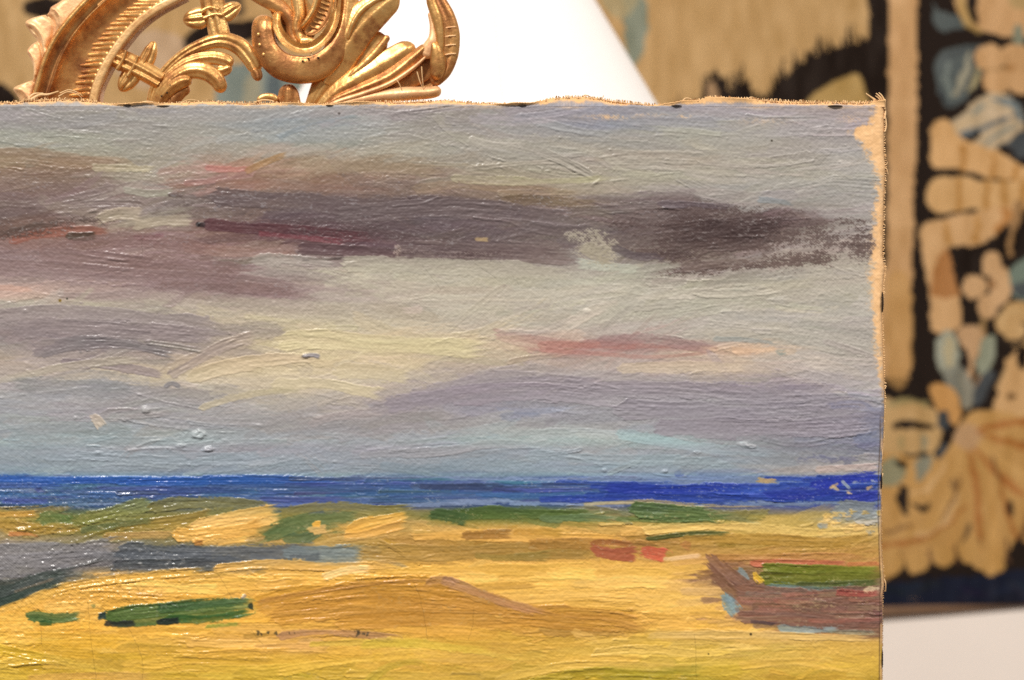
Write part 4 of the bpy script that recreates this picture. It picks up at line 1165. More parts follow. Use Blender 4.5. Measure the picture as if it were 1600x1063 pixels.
# arched rail: sections across between an outer and an inner edge
OUT = [(44,186),(52,150),(58,130),(68,95),(84,62),(105,33),(131,4),(156,-20)]
INN = [(154,186),(157,150),(163,130),(178,100),(195,74),(220,44),(251,20),(292,-2)]
def rail_prof(v):
    """height over the section, v 0 outer .. 1 inner"""
    h = 10 * np.exp(-((v - .085) / .055) ** 2)             # bead
    h = h + 4 * np.exp(-((v - .25) / .022) ** 2)            # thin fillet
    h = h + 3 * sstep(.12, .0, v)
    sc = np.clip((v - .27) / .60, 0, 1)
    h = h - 17 * np.sin(sc * math.pi) ** .8 * (v > .27)     # deep hollow
    h = h + 9 * sstep(.865, .885, v)                        # inner flat rim
    return h
def build_rail():
    n = 90
    o_ = resample(catmull(OUT, 12), n); i_ = resample(catmull(INN, 12), n)
    v = np.unique(np.r_[np.linspace(0, .3, 34), np.linspace(.3, .86, 30), np.linspace(.86, 1, 12)])
    V, _ = np.meshgrid(v, np.arange(n))
    X = o_[:, :1] * (1 - V) + i_[:, :1] * V
    Y = o_[:, 1:] * (1 - V) + i_[:, 1:] * V
    Z = rail_prof(V) + 8
    F = gpt(X, Y, Z)
    vb = np.linspace(1, 0, 8)
    Vb, _ = np.meshgrid(vb, np.arange(n))
    Bk = gpt(o_[:, :1] * (1 - Vb) + i_[:, :1] * Vb, o_[:, 1:] * (1 - Vb) + i_[:, 1:] * Vb, np.full_like(Vb, -22.0))
    A = np.concatenate([F, Bk], 1)
    m, k = A.shape[:2]
    idx = np.arange(m * k).reshape(m, k)
    f = np.stack([idx[:-1], idx[1:], np.roll(idx[1:], -1, 1), np.roll(idx[:-1], -1, 1)], -1).reshape(-1, 4)
    r = link("arched_rail", mesh_from("arched_rail", A.reshape(-1, 3), f), M_GOLDR, gilt)
    # gouged flutes standing on the hollow
    d = np.linspace(.12, .93, 21)
    for t in d:
        a = o_[int(t * (n - 1))]; b = i_[int(t * (n - 1))]
        P0 = a + (b - a) * (.52 + rr.uniform(-.03, .02)); P1 = a + (b - a) * .868
        tgt = (o_[min(int(t * (n - 1)) + 2, n - 1)] - o_[max(int(t * (n - 1)) - 2, 0)])
        P0 = P0 + np.array([rr.gauss(0, .7), rr.gauss(0, .7)])
        ribbon("flute", [tuple(P0), tuple((P0 + P1) / 2 + np.array([0, -1.0])), tuple(P1)], [1.8, 3.6, 4.8], dome(2.8), [-10.2, -6.6, 3.2], 6, M_GOLD, r, ns=12, nu=9, tip=(.35, .05))
    ribbon("rim", [tuple(p) for p in (i_[::11] * .945 + o_[::11] * .055)], [6.2 * k2 for k2 in np.linspace(1.12, 1.0, 9)], lambda u, t: 2.2 * (1 - np.abs(u) ** 5), 17, 15, M_GOLDT, r)
    ribbon("bead_moulding", [tuple(p) for p in (i_[::10] * .075 + o_[::10] * .925)], 4.0, dome(6), 17, 10, M_GOLD, r)
    return r
rail = build_rail()
# pale leaf on the outer side of the rail
lob = lambda h: leaf(h, 1.5, 1.6)
def build_leaf_border():
    yb = [-20, 2, 9, 14, 19, 24, 28, 33, 38, 44, 50, 57, 62, 66, 71, 77, 83, 90, 97, 106, 116, 126, 131, 135, 140, 146, 152, 160, 186]
    xl = [112, 97, 84, 79, 78, 72, 50, 42, 40, 43, 47, 53, 58, 57, 49, 44, 43, 47, 51, 54, 55, 53, 38, 26, 21, 24, 29, 33, 30]
    yr = [-20, 4, 33, 62, 95, 130, 150, 186]; xr = [152, 133, 107, 86, 70, 60, 54, 46]
    ys = np.arange(-20, 186, 1.4); n = 34
    L = np.interp(ys, yb, xl); L = np.convolve(np.pad(L, 3, "edge"), np.hanning(9)[1:-1] / np.hanning(9).sum(), "valid")
    Rr = np.interp(ys, yr, xr)
    u = np.linspace(0, 1, n) ** 1.35
    U, Y = np.meshgrid(u, ys)
    X = L[:, None] * (1 - U) + Rr[:, None] * U
    Z = 11 * np.sqrt(np.clip(1 - (1 - np.minimum(U / .45, 1)) ** 2, 0, 1))
    def crease(pts, w, h):
        p = catmull(pts, 8); best = np.full(X.shape, 1e9)
        for q in p: best = np.minimum(best, np.hypot(X - q[0], Y - q[1]))
        return h * np.exp(-(best / w) ** 2)
    Z = Z - crease([(56, 62), (64, 72), (68, 92), (63, 126)], 3.2, 6) - crease([(72, 23), (84, 34), (86, 52), (78, 76)], 3.2, 6) - crease([(52, 127), (58, 134), (56, 150)], 3, 6)
    Z = Z + crease([(43, 38), (58, 44), (70, 60), (74, 84)], 5, 4.5) + crease([(47, 82), (55, 94), (58, 118)], 4, 4) + crease([(82, 14), (96, 26), (98, 40)], 4, 4) + crease([(24, 140), (40, 144), (50, 158)], 4.5, 4)
    Z = Z - crease([(50, 45), (60, 56), (66, 66)], 2, 2.6) - crease([(88, 20), (96, 40), (88, 58)], 2, 2) 
    F = gpt(X, Y, Z)
    Bk = gpt(X[:, ::-6], Y[:, ::-6], np.full_like(X[:, ::-6], -9.0))
    A = np.concatenate([F, Bk], 1); m, k = A.shape[:2]
    idx = np.arange(m * k).reshape(m, k)
    f = np.stack([idx[:-1], idx[1:], np.roll(idx[1:], -1, 1), np.roll(idx[:-1], -1, 1)], -1).reshape(-1, 4)
    link("leaf_border", mesh_from("leaf_border", A.reshape(-1, 3), f), M_GOLDP, gilt)
build_leaf_border()

# collars with buds
def collar(path, w, buds):
    c = ribbon("collar", path, w, lambda u, t: 8 * np.sqrt(np.clip(1 - u * u, 0, 1)) + 3.4 * np.exp(-((u + .55) / .2) ** 2) + 3.4 * np.exp(-((u - .15) / .2) ** 2) - 1.5 * np.exp(-((u + .2) / .12) ** 2), 6, 14, M_GOLD)
    for bp, bw in buds:
        ribbon("bud", bp, bw, lambda u, t: 8 * np.sqrt(np.clip(1 - u * u, 0, 1)) + 2.2 * np.exp(-(u / .16) ** 2) - 2.2 * np.exp(-((np.abs(u) - .3) / .14) ** 2), 3, 9, M_GOLD, c, tip=(.1, .1))
    return c
collar([(330,-16),(334,10),(339,34),(345,60)], [20,19,16,17], (([(330,27),(313,29),(299,31),(286,33)], [15,18,15,6]), ([(344,28),(355,21),(366,14),(377,8)], [13,15,12,5])))
ribbon("collar_band", [(316,22),(330,15),(345,18)], 3.0, dome(3), 15, 8, M_GOLD)
ribbon("collar_band", [(320,32),(336,26),(352,26)], 2.6, dome(3), 15, 8, M_GOLD)
collar([(176,88),(200,99),(226,112),(254,128)], [15,17,16,15], (([(224,106),(231,93),(237,79),(242,65)], [11,13,11,4]), ([(213,108),(205,120),(197,131),(188,143)], [13,16,14,6])))
ribbon("collar_band", [(201,82),(196,96),(186,112)], 3.4, dome(5), 14, 8, M_GOLD)
ribbon("collar_band", [(219,90),(212,106),(202,122)], 3.2, dome(4), 13, 8, M_GOLD)

# central acanthus: arched branch and its curling lobes
def branch(u, t):
    return 9 * np.sqrt(np.clip(1 - u * u, 0, 1)) - 3.2 * np.exp(-((u + .05) / .2) ** 2) - 1.2 * np.exp(-((u + .6) / .16) ** 2)
ribbon("arched_branch", [(234,176),(241,142),(259,113),(287,88),(318,72),(348,65),(374,73),(392,92),(404,114)], [7,8,8,8.5,10,12.5,14,14,12], branch, [0,2,5,8,10,10,8,6,4], 14, M_GOLD, tip=(0,.08))
ribbon("leaf_tip", [(396,108),(402,116),(406,128)], [9,9,5], lob(4), 8, 8, M_GOLDR, tip=(.2,.3))
ribbon("leaf_lobe", [(238,178),(247,146),(266,119),(296,99),(330,92),(354,96),(365,104)], [7,9,10,11,11,11,8], leaf(6, 2, 1.3), [2,3,6,8,9,9,7], 12, M_GOLD, tip=(0,.16))
ribbon("leaf_lobe", [(240,180),(251,150),(272,127),(298,113),(322,114),(340,126),(350,146)], [6,10,12,13,14,13,9], leaf(8, 2, 1.4), [4,6,9,12,13,12,8], 12, M_GOLD, tip=(0,.2))
ribbon("leaf_lobe", [(338,112),(348,112),(358,108),(364,106)], [9,10,9,6], lob(5), 8, 10, M_GOLD, tip=(.2,.4))
ribbon("leaf_lobe", [(246,182),(254,158),(270,140),(288,130),(303,127)], [8,10,11,11,8], leaf(7, 1.5, 1.6), [8,10,14,16,14], 12, M_GOLD, tip=(0,.25))
ribbon("leaf_lobe", [(262,176),(272,158),(284,146),(298,138)], [10,12,10,6], leaf(5, 1, 1.2), [6,8,9,8], 12, M_GOLDR, tip=(0,.4))
holes = ((270.5,137,17.5),(265.5,148.5,18),(257,153.5,17.8))
for (x, y, z) in holes:
    c, f = ellipsoid((0, 0, 0), 1.6 * S, 1.8 * S, 1.6 * S, 10, 7)
    o = link("worm_hole", mesh_from("worm_hole", c, f), M_HOLE, gilt)
    o.location = tuple(gpt(np.array(x), np.array(y), np.array(z + 4.0)) - np.array(gilt.location))

# large C scroll with its inner curl
def bowl(u, t):   # u +1 inner edge, -1 outer
    return 13 * np.clip(1 - np.abs(u) ** 2.6, 0, 1) ** .6 * (1 + .30 * u) + 2.5 * np.exp(-((u - .86) / .1) ** 2) + 1.2 * np.sin(t * 9 + u * 3)
scroll = ribbon("scroll", [(417,25),(413,50),(419,80),(440,104),(469,112),(498,108),(523,88),(538,55),(543,20),(545,-18)],
                [17,18,20,22,22,21,18,13,10,9], bowl, [8,14,16,17,17,16,14,11,9,8], 18, M_GOLDR, tip=(.10,0))
ribbon("scroll_rim", [(436,22),(437,46),(449,67),(469,80),(492,78),(512,62),(524,38),(528,10),(529,-18)], [5,7,8,8,8,8,8,7,6], lambda u, t: 6 + 3.5 * u * u - 2 * np.exp(-((u - .1) / .4) ** 2), [15,18,20,21,21,20,17,14,12], 14, M_GOLD, scroll, tip=(.12,0))
for (x, y) in ((408,59),(410,75),(416,90),(427,100),(440,107)):
    c, f = ellipsoid((0, 0, 0), 3.0 * S, 1.8 * S, 3.2 * S, 12, 8)
    o = link("bead", mesh_from("bead", c, f), M_GOLD, scroll)
    o.location = tuple(gpt(np.array(float(x)), np.array(float(y)), np.array(28.0)))
for (x, y) in ((477,100.5),(485.5,97),(500.5,95.5)):
    c, f = ellipsoid((0, 0, 0), 2.3 * S, 1.6 * S, 1.5 * S, 10, 7)
    o = link("worm_hole", mesh_from("worm_hole", c, f), M_HOLE, scroll)
    o.location = tuple(gpt(np.array(x), np.array(y), np.array(31.0)))
ribbon("hollow", [(440,-18),(452,10),(466,40),(484,66)], [26,30,34,22], lambda u, t: 7 * np.abs(u) ** 2, [0,0,0,0], 10, M_GOLD, tip=(0,.2))
ribbon("inner_scroll", [(388,-16),(412,-2),(432,9),(447,22),(455,38),(457,56),(466,72)], [12,13,13,11,9,8,6], leaf(7, 1, 1.5), [6,8,9,9,8,8,10], 12, M_GOLDR, tip=(0,.2))
ribbon("inner_scroll", [(462,-18),(466,6),(468,26),(464,44),(470,62),(486,68)], [10,10,9,9,9,6], leaf(6, 1, 1.2), [8,9,10,10,10,12], 10, M_GOLD, tip=(0,.2))
tongue = ribbon("inner_scroll", [(516,-18),(513,6),(506,26),(494,43),(478,54)], [15,14,15,14,4], lambda u, t: 5 * np.abs(u) ** 2 - 3 * (1 - u * u) + 3 * np.exp(-((np.abs(u) - .85) / .12) ** 2), [17,17,17,17,16], 12, M_GOLDR, tip=(0,.12))
ribbon("scroll_rim", [(499,-18),(497,4),(491,22),(481,38),(472,48)], [3.6,4.2,4.4,4.0,2.0], dome(6), [21,21,21,21,18], 8, M_GOLD, tongue, tip=(0,.2))
for k in range(7):
    t = k / 6
    x, y = 510 - 18 * t ** 1.6, 2 + 44 * t
    ribbon("gouge_tick", [(x - 6, y - 2.5), (x, y), (x + 6, y + 2.5)], .9, dome(1.2), 17.0, 2, M_GOLD, tongue, ns=8, nu=7)
ribbon("scroll_nib", [(470,68),(486,68),(496,70)], [7,7,4], dome(5), 18, 8, M_GOLD, tip=(.2,.4))
splinter([(487,82),(490,89),(492,97)], 1.3, 28, scroll)

# tall acanthus leaf on the right
L1 = leaf(9, 1.3, 2.4, 2.5)
big = ribbon("acanthus_leaf", [(474,186),(500,142),(521,108),(540,72),(563,40),(592,14),(622,-8)], [5,17,27,31,31,26,15], L1, [0,3,6,9,11,12,12], 16, M_GOLD, tip=(0,.12), asym=(1.0,.95))
ribbon("leaf_lobe", [(508,132),(524,100),(536,66),(544,30),(548,-16)], [8,14,17,17,13], leaf(7, 1.5, 1.8), [10,12,12,10,8], 12, M_GOLD)
ribbon("leaf_rim", [(545,66),(553,42),(566,22),(584,8),(606,-2),(620,-8)], [2,4,5,4.5,4,3], dome(5), [19,22,22,21,20,19], 8, M_GOLD, tip=(.2,.1))
ribbon("leaf_lobe", [(482,186),(512,146),(543,112),(574,82),(602,57)], [6,15,22,23,18], cup(9, .7, 1.2, .5, 1.5), [2,6,9,11,12], 12, M_GOLD, tip=(0,.3))
ribbon("leaf_rim", [(528,142),(553,118),(577,97),(596,76),(608,58)], [2,5,6,6.5,4], dome(5), [9,13,15,15,13], 8, M_GOLD, tip=(.1,.3))
ribbon("leaf_lobe", [(484,190),(520,152),(560,126),(600,104),(632,84),(648,72)], [6,13,19,21,18,12], leaf(7, 1.3, 1.8), [4,8,11,12,12,10], 12, M_GOLD, tip=(0,.16))
ribbon("leaf_lobe", [(484,192),(522,160),(566,142),(608,124),(642,98),(668,74)], [4,8,11,12,11,7], leaf(5, 1.0, 2.4), [8,12,15,17,17,14], 12, M_GOLDR, tip=(0,.1))
ribbon("leaf_rim", [(486,190),(522,165),(568,150),(610,134),(644,112),(666,92)], [2.5,4,4,3.6,3.4,2], dome(5), [12,16,19,20,20,17], 8, M_GOLDP, tip=(0,.1))
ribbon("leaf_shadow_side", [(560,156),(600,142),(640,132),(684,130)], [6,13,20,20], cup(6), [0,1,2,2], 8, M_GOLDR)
ribbon("bottom_roll", [(486,184),(530,166),(580,155),(630,149),(672,147),(690,142)], [6,10,11,11,9.5,8], leaf(9, 1, 1.2), [6,9,11,12,13,12], 14, M_GOLDP, tip=(0,.1))
hook = ribbon("hooked_leaf", [(674,-22),(684,2),(696,28),(702,56),(700,86),(692,112),(676,134)], [8,12,15,17,17,14,8], lambda u, t: 8 * np.sqrt(np.clip(1 - u * u, 0, 1)) - 3 * np.exp(-((u - .1) / .2) ** 2), [10,12,12,11,10,9,8], 16, M_GOLDR, tip=(.1,.1))
ribbon("leaf_rim", [(671,-20),(675,6),(683,30),(688,56),(688,86),(682,112)], [4,8,9,7,6,4], dome(7), [16,18,19,18,16,14], 8, M_GOLD, hook, tip=(0,.1))
for k, y in enumerate((46.5, 60, 74, 88)):
    ribbon("gouge_tick", [(696, y + 1), (704, y - .5), (713, y - 1)], 1.2, dome(1.4), 17.5, 2, M_GOLDP, hook, ns=8, nu=7)
ribbon("leaf_stem", [(664,94),(672,78),(678,62),(677,42),(672,22)], [9,12,8,5,3], dome(7), [13,15,15,15,15], 10, M_GOLDP, tip=(.2,.2))
ribbon("leaf_bulb", [(676,66),(683,84),(685,104),(681,128)], [7,11,13,9], dome(10), [14,16,16,12], 12, M_GOLD, tip=(.2,.2))
for pts in ([(621,128),(626,136),(629,145)], [(660,108),(661,124),(663,143)], [(653,116),(657,130),(662,142)]):
    splinter(pts, 1.0, 24, gilt)
ribbon("leaf_ground", [(596,150),(630,128),(664,104),(694,84)], [10,17,22,18], dome(4), [0,2,3,3], 8, M_GOLDR)
# foot knob and small curl
ribbon("knob", [(453,132),(452,146),(452,162),(452,182)], [12,16,19,19], lambda u, t: 10 * np.sqrt(np.clip(1 - u * u, 0, 1)) + 2 * np.cos(u * 5), 6, 14, M_GOLDR, tip=(.12,0))
ribbon("leaf_curl", [(404,160),(414,154),(428,154),(436,160)], [4,5.5,5.5,4], dome(4), 14, 8, M_GOLD, tip=(.3,.3))
# carved top rail the ornament grows from (behind the canvas)
link("base_rail", box(wx_(10) * GK, wx_(720) * GK, GD - 0.006, GD + 0.014, wz_(236) * GK, wz_(176) * GK, 0.004), M_GOLD, gilt)

# ------------------------------------------------------------------ tapestry
TD = 0.86
TK = (D + TD) / D
TX0, TY0, TX1, TY1 = -420, -60, 1800, 965
Q = 2.5
tw, th = int((TX1 - TX0) / Q), int((TY1 - TY0) / Q)
tyy, txx = np.mgrid[0:th, 0:tw].astype(np.float32)
TXP, TYP = TX0 + txx * Q, TY0 + tyy * Q
jx = (vnoise(th, tw, 4, 4, 41) - .5) * 5; jy = (vnoise(th, tw, 4, 4, 42) - .5) * 5
TXJ, TYJ = TXP + jx, TYP + jy
TC = np.zeros((th, tw, 3), np.float32)
BLK = (36, 27, 22); TAN = (184, 148, 98); TAN2 = (194, 152, 104); OLV = (170, 138, 82); BRN = (158, 104, 56); TEAL = (78, 90, 94); PALE = (160, 148, 122); BLU = (66, 76, 84); NAVY = (27, 30, 44)
TC[:] = BLK

def poly(pts, c, a=1.0, smooth=True, var=10):
    p = catmull(pts, 6, True) if smooth else np.array(pts, float)
    x0, x1 = p[:, 0].min() - 8, p[:, 0].max() + 8; y0, y1 = p[:, 1].min() - 8, p[:, 1].max() + 8
    i0, i1 = max(0, int((y0 - TY0) / Q)), min(th, int((y1 - TY0) / Q) + 1); j0, j1 = max(0, int((x0 - TX0) / Q)), min(tw, int((x1 - TX0) / Q) + 1)
    if i1 <= i0 or j1 <= j0: return
    sl = (slice(i0, i1), slice(j0, j1))
    X, Y = TXJ[sl], TYJ[sl]
    ins = np.zeros(X.shape, bool)
    for k in range(len(p)):
        ax, ay = p[k]; bx, by = p[(k + 1) % len(p)]
        if ay == by: continue
        ins ^= ((ay > Y) != (by > Y)) & (X < (bx - ax) * (Y - ay) / (by - ay) + ax)
    n = (vnoise(th, tw, 14, 5, 43)[sl] - .5) * 2 * var
    col = np.array(c, np.float32) + n[..., None]
    TC[sl] = np.where(ins[..., None], TC[sl] + (col - TC[sl]) * a, TC[sl])

def disc(x, y, rx, ry, c, a=1.0, rot=0):
    t = np.linspace(0, 2 * math.pi, 14, endpoint=False)
    u, v = rx * np.cos(t), ry * np.sin(t)
    poly(list(zip(x + u * math.cos(rot) - v * math.sin(rot), y + u * math.sin(rot) + v * math.cos(rot))), c, a)

def line(pts, w, c, a=1.0):
    p = catmull(pts, 6)
    t = np.gradient(p, axis=0); t /= np.linalg.norm(t, axis=1, keepdims=True) + 1e-9
    n = np.stack([-t[:, 1], t[:, 0]], -1)
    ww = (np.interp(np.linspace(0, 1, len(p)), np.linspace(0, 1, len(w)), w) if np.ndim(w) else np.full(len(p), w))[:, None] / 2
    poly(np.vstack([p + n * ww, (p - n * ww)[::-1]]).tolist(), c, a, False)

def spikes(pts, c, step, amp, below=400, a=1.0, seed=1):
    """hatched edge of the kind tapestry weavers use: upright tongues of one colour into another"""
    r = random.Random(seed)
    p = np.array(pts, float)
    x = p[0, 0]
    while x < p[-1, 0]:
        y = np.interp(x, p[:, 0], p[:, 1])
        w = r.uniform(.5, 1.0) * step
        tp = y - r.uniform(0, 1) ** 1.5 * amp
        poly([(x, below), (x, y + 4), (x + w * .3, tp), (x + w * .7, tp), (x + w, y + 4), (x + w, below)], c, a, False)
        x += w * .98

# field, left and centre
poly([(-460,-80),(1356,-80),(1356,420),(-460,420)], TAN, 1, False)
for k in range(80):
    x = rr.uniform(-150, 1350); y = rr.uniform(-60, 160)
    line([(x, y), (x + 3, y + rr.uniform(30, 90))], rr.uniform(6, 22), np.array([185, 149, 98.]) + rr.gauss(0, 10), .5)
disc(72, 14, 36, 17, BLK); poly([(-60,118),(0,130),(24,146),(36,200),(-60,200)], BLK)
poly([(200,60),(262,50),(300,80),(280,130),(220,140),(180,110)], (186,158,130), .7)
poly([(286,66),(300,48),(330,36),(420,30),(470,40),(470,66),(400,64),(340,70),(300,90)], BLK)
poly([(345,-20),(372,-20),(384,10),(380,26),(356,20)], (80,64,48), .8)
poly([(348,120),(380,100),(430,104),(470,130),(470,200),(340,200)], (112,128,128), .9)
poly([(384,126),(400,112),(410,140),(396,180),(380,180)], (150,140,112), .8)
poly([(418,120),(436,116),(440,150),(420,170)], (78,98,112), .8)
poly([(976,-20),(1004,-10),(1012,30),(1004,80),(986,110),(976,60)], (116,126,114), .85)
poly([(940,-40),(990,-30),(996,8),(970,30),(940,10)], (164,150,112), .8)
spikes([(1040,178),(1084,166),(1096,142),(1108,122),(1118,118),(1128,132),(1140,152),(1150,134),(1164,128),(1172,150),(1190,156),(1210,142),(1226,118),(1250,102),(1280,86),(1320,74),(1360,66)], BLK, 9, 34, seed=3)
spikes([(1196,160),(1216,128),(1240,106),(1270,84),(1310,72),(1360,64)], BLK, 12, 16, seed=4)
spikes([(1086,170),(1098,142),(1110,120),(1122,120),(1136,150),(1146,166)], BLK, 8, 16, seed=6)
poly([(1100,182),(1104,140),(1112,128),(1120,142),(1124,182)], (176,140,100), .85)
poly([(1240,200),(1256,166),(1280,142),(1306,128),(1346,121),(1347,200)], OLV)
poly([(1356,-80),(1388,-80),(1384,600),(1356,600)], BLK, 1, False)
# plain stripe and dark guard
poly([(1389,-80),(1433,-80),(1432,100),(1432,200),(1428,300),(1424,400),(1423,500),(1421,592),(1340,592),(1340,420),(1385,420),(1387,100)], TAN2, 1, False)
for k in range(30):
    y = rr.uniform(-40, 580)
    line([(1390, y), (1422, y + 2)], rr.uniform(6, 20), np.array([195, 154, 105.]) + rr.gauss(0, 8), .5)
poly([(1384,440),(1421,440),(1420,590),(1384,590)], (186,142,84), .7)
# border, top to bottom
poly([(1456,8),(1470,20),(1500,28),(1506,42),(1480,50),(1462,42)], TEAL)
poly([(1458,-40),(1488,-40),(1490,0),(1500,30),(1524,46),(1560,56),(1590,58),(1640,40),(1640,-40)], TAN2)
poly([(1512,-30),(1520,-30),(1528,34),(1520,38),(1510,20)], BLK); poly([(1494,-20),(1506,-10),(1516,34),(1540,52),(1520,50),(1500,34)], OLV, .8)
poly([(1570,-30),(1640,-30),(1620,8),(1580,12)], (170,144,96), .8); poly([(1584,44),(1594,40),(1600,66),(1586,72),(1580,60)], (128,128,108))
poly([(1460,98),(1470,82),(1496,74),(1532,70),(1544,84),(1534,116),(1516,146),(1492,168),(1474,166),(1464,134)], TEAL)
line([(1470,94),(1500,82),(1532,80)], [5,9,4], (66,76,82), .9); line([(1470,140),(1478,160),(1492,164)], [4,7,3], (56,68,78), .9); line([(1516,84),(1506,118),(1490,152)], [4,14,6], (150,142,118), .9); line([(1524,92),(1514,120),(1500,152)], [3,6,3], (60,72,80), .9); line([(1482,98),(1478,128),(1486,158)], [6,12,4], (120,130,126), .8); line([(1528,108),(1522,126),(1512,146)], [4,9,3], (176,158,110), .9)
for (x, y, r) in ((1546,92,23),(1584,90,22),(1556,128,22),(1594,128,22),(1624,104,24)): disc(x, y, r, r * .95, TAN2)
disc(1576, 108, 8, 8, (172,128,80)); line([(1534,112),(1570,108)], 3, (130,100,60), .8); line([(1572,108),(1574,84)], 3, (150,110,66), .8)
poly([(1456,204),(1478,192),(1504,178),(1532,152),(1570,150),(1596,176),(1596,214),(1570,236),(1534,232),(1500,226),(1470,222)], (182,160,126))
line([(1484,218),(1520,206),(1556,192),(1594,180)], [4,10,9,4], (78,96,110), .9); line([(1550,156),(1582,164),(1596,190)], [5,14,8], (98,118,130), .85); line([(1536,226),(1566,206),(1590,196)], [3,8,3], (120,124,116), .8); line([(1510,186),(1534,164)], [3,8], (118,126,120), .8); line([(1540,176),(1580,182)], [8,10], (196,172,138), .9); line([(1480,206),(1520,184)], [4,9], (190,162,120), .9)
poly([(1500,218),(1530,206),(1528,214),(1510,226)], BLK); poly([(1552,236),(1572,224),(1592,206),(1612,220),(1600,246),(1580,242)], BLU); poly([(1556,238),(1572,230),(1584,246),(1574,250)], BLK)
poly([(1456,196),(1478,186),(1496,212),(1530,228),(1560,238),(1600,262),(1640,280),(1560,280),(1500,266),(1460,262),(1454,230)], (204,160,106), 1)
for x, y0, y1, w in ((1504,226,270,9),(1550,240,280,8),(1584,258,282,10)): line([(x, y0), (x + 1, (y0 + y1) / 2), (x, y1)], w, (172,122,62), .85)
poly([(1446,312),(1450,292),(1466,276),(1500,278),(1560,284),(1640,280),(1640,318),(1560,328),(1500,330),(1464,334)], (202,160,106))
for x in (1496, 1540, 1566, 1596): line([(x, 280), (x + 1, 304), (x, 330)], 9, (172,124,64), .85)
line([(1452,266),(1480,268),(1510,273),(1546,282)], [8,7,6,3], BLK); line([(1456,340),(1490,334),(1530,326)], [12,6,3], BLK)
poly([(1436,366),(1444,350),(1470,342),(1520,332),(1580,320),(1594,324),(1576,348),(1536,380),(1486,386),(1488,410),(1496,452),(1500,510),(1456,516),(1452,460),(1442,404)], (200,158,108))
poly([(1466,404),(1480,390),(1494,440),(1496,462),(1456,464),(1456,430)], BRN, .85); line([(1478,346),(1480,364),(1484,384)], 10, (172,124,64), .8); line([(1524,334),(1526,352),(1522,378)], 9, (172,124,64), .8); line([(1560,326),(1572,338),(1552,364)], [6,16,5], (170,114,58), .85)
poly([(1486,394),(1536,384),(1572,350),(1572,400),(1534,398),(1520,430),(1498,440)], BLK); line([(1592,316),(1584,350),(1576,400)], [16,13,9], (152,116,76)); poly([(1590,350),(1640,300),(1640,420),(1584,410)], BLK)
for (x, y, rx, ry) in ((1548,414,17,20),(1521,448,19,19),(1566,440,21,22),(1541,480,16,19),(1560,462,16,16)): disc(x, y, rx, ry, (196,156,110))
disc(1548, 445, 7, 8, (148,108,68)); poly([(1578,420),(1600,404),(1640,400),(1640,470),(1586,466),(1576,444)], (104,118,108)); poly([(1580,446),(1640,436),(1640,464),(1590,464)], BLU, .9)
line([(1538,496),(1532,530),(1516,580),(1508,640)], [9,10,12,16], (150,120,80))
disc(1590, 506, 36, 36, (186,148,96)); line([(1562,510),(1572,488),(1598,488),(1606,508),(1592,520)], 7, (196,160,108), .9); line([(1556,520),(1574,536),(1600,530),(1604,512),(1594,504)], [6,8,7,5,3], BLK, .9); line([(1556,496),(1566,478),(1590,468)], [6,6,4], BLK, .9)
poly([(1496,516),(1530,512),(1540,540),(1528,600),(1512,640),(1500,600),(1506,560)], (186,148,106)); line([(1505,546),(1507,574),(1500,586)], [10,13,4], BLK); line([(1530,548),(1524,580),(1520,600)], [6,10,3], BLK, .8)
disc(1480, 552, 19, 36, (150,150,130)); disc(1482, 548, 9, 26, (176,160,120), .8); disc(1540, 556, 13, 36, (142,144,122), 1, .2)
poly([(1470,580),(1500,572),(1520,600),(1514,640),(1490,620)], (128,126,112), .9); poly([(1552,584),(1538,620),(1522,634),(1520,612),(1534,584)], BLU, .95)
poly([(1454,606),(1476,600),(1494,616),(1500,650),(1490,664),(1464,640)], (194,144,84))
poly([(1584,550),(1566,590),(1548,640),(1520,670),(1540,700),(1600,720),(1700,700),(1700,540)], (198,156,104)); poly([(1590,540),(1606,548),(1600,576),(1586,566)], BLK)
disc(1580, 619, 7, 6, (110,80,50)); line([(1384,420),(1384,590)], 1, TAN2)
# acanthus fan
poly([(1340,628),(1400,624),(1440,630),(1468,646),(1472,668),(1460,706),(1440,720),(1340,720)], (188,152,100)); line([(1386,632),(1420,626),(1450,632)], 8, (150,134,90), .9)
line([(1396,666),(1420,664),(1460,669)], [12,13,7], BLK); line([(1394,716),(1420,715),(1452,708)], [9,12,6], BLK); line([(1408,680),(1408,704)], 6, (156,140,96), .8); line([(1442,678),(1442,706)], 8, (128,126,104), .8)
poly([(1500,660),(1540,640),(1640,660),(1700,700),(1700,850),(1640,862),(1606,850),(1590,836),(1578,850),(1566,882),(1548,896),(1524,884),(1506,868),(1486,868),(1476,882),(1452,876),(1440,888),(1418,892),(1404,882),(1390,898),(1340,908),(1340,720),(1440,716),(1480,700)], (186,142,82))
disc(1512, 682, 24, 20, (178,140,98)); poly([(1464,646),(1478,644),(1484,664),(1472,674),(1464,662)], BLU); poly([(1466,700),(1480,694),(1472,712),(1462,718)], BLU)
for k in range(1, 7):                      # the border runs on along the foot of the tapestry
    dx = -285 * k
    poly([(x + dx, y) for x, y in ((1500,660),(1560,640),(1640,700),(1650,840),(1600,862),(1566,882),(1524,884),(1486,868),(1440,888),(1390,880),(1370,800),(1420,716))], (186,142,82))
    for q in range(5):
        line([(1512 + dx, 690), (1440 + 45 * q + dx, 790), (1400 + 60 * q + dx, 866)], [4, 9, 7], (162, 104, 52), .85)
    for q in range(5):
        disc(1500 + dx + 30 * math.cos(q * 1.257), 640 + 26 * math.sin(q * 1.257), 17, 16, TAN2)
    poly([(x + dx, y) for x, y in ((1590,620),(1640,610),(1660,650),(1620,680),(1596,660))], TEAL)
poly([(-460,548),(1386,548),(1386,592),(-460,592)], TAN2, 1, False)
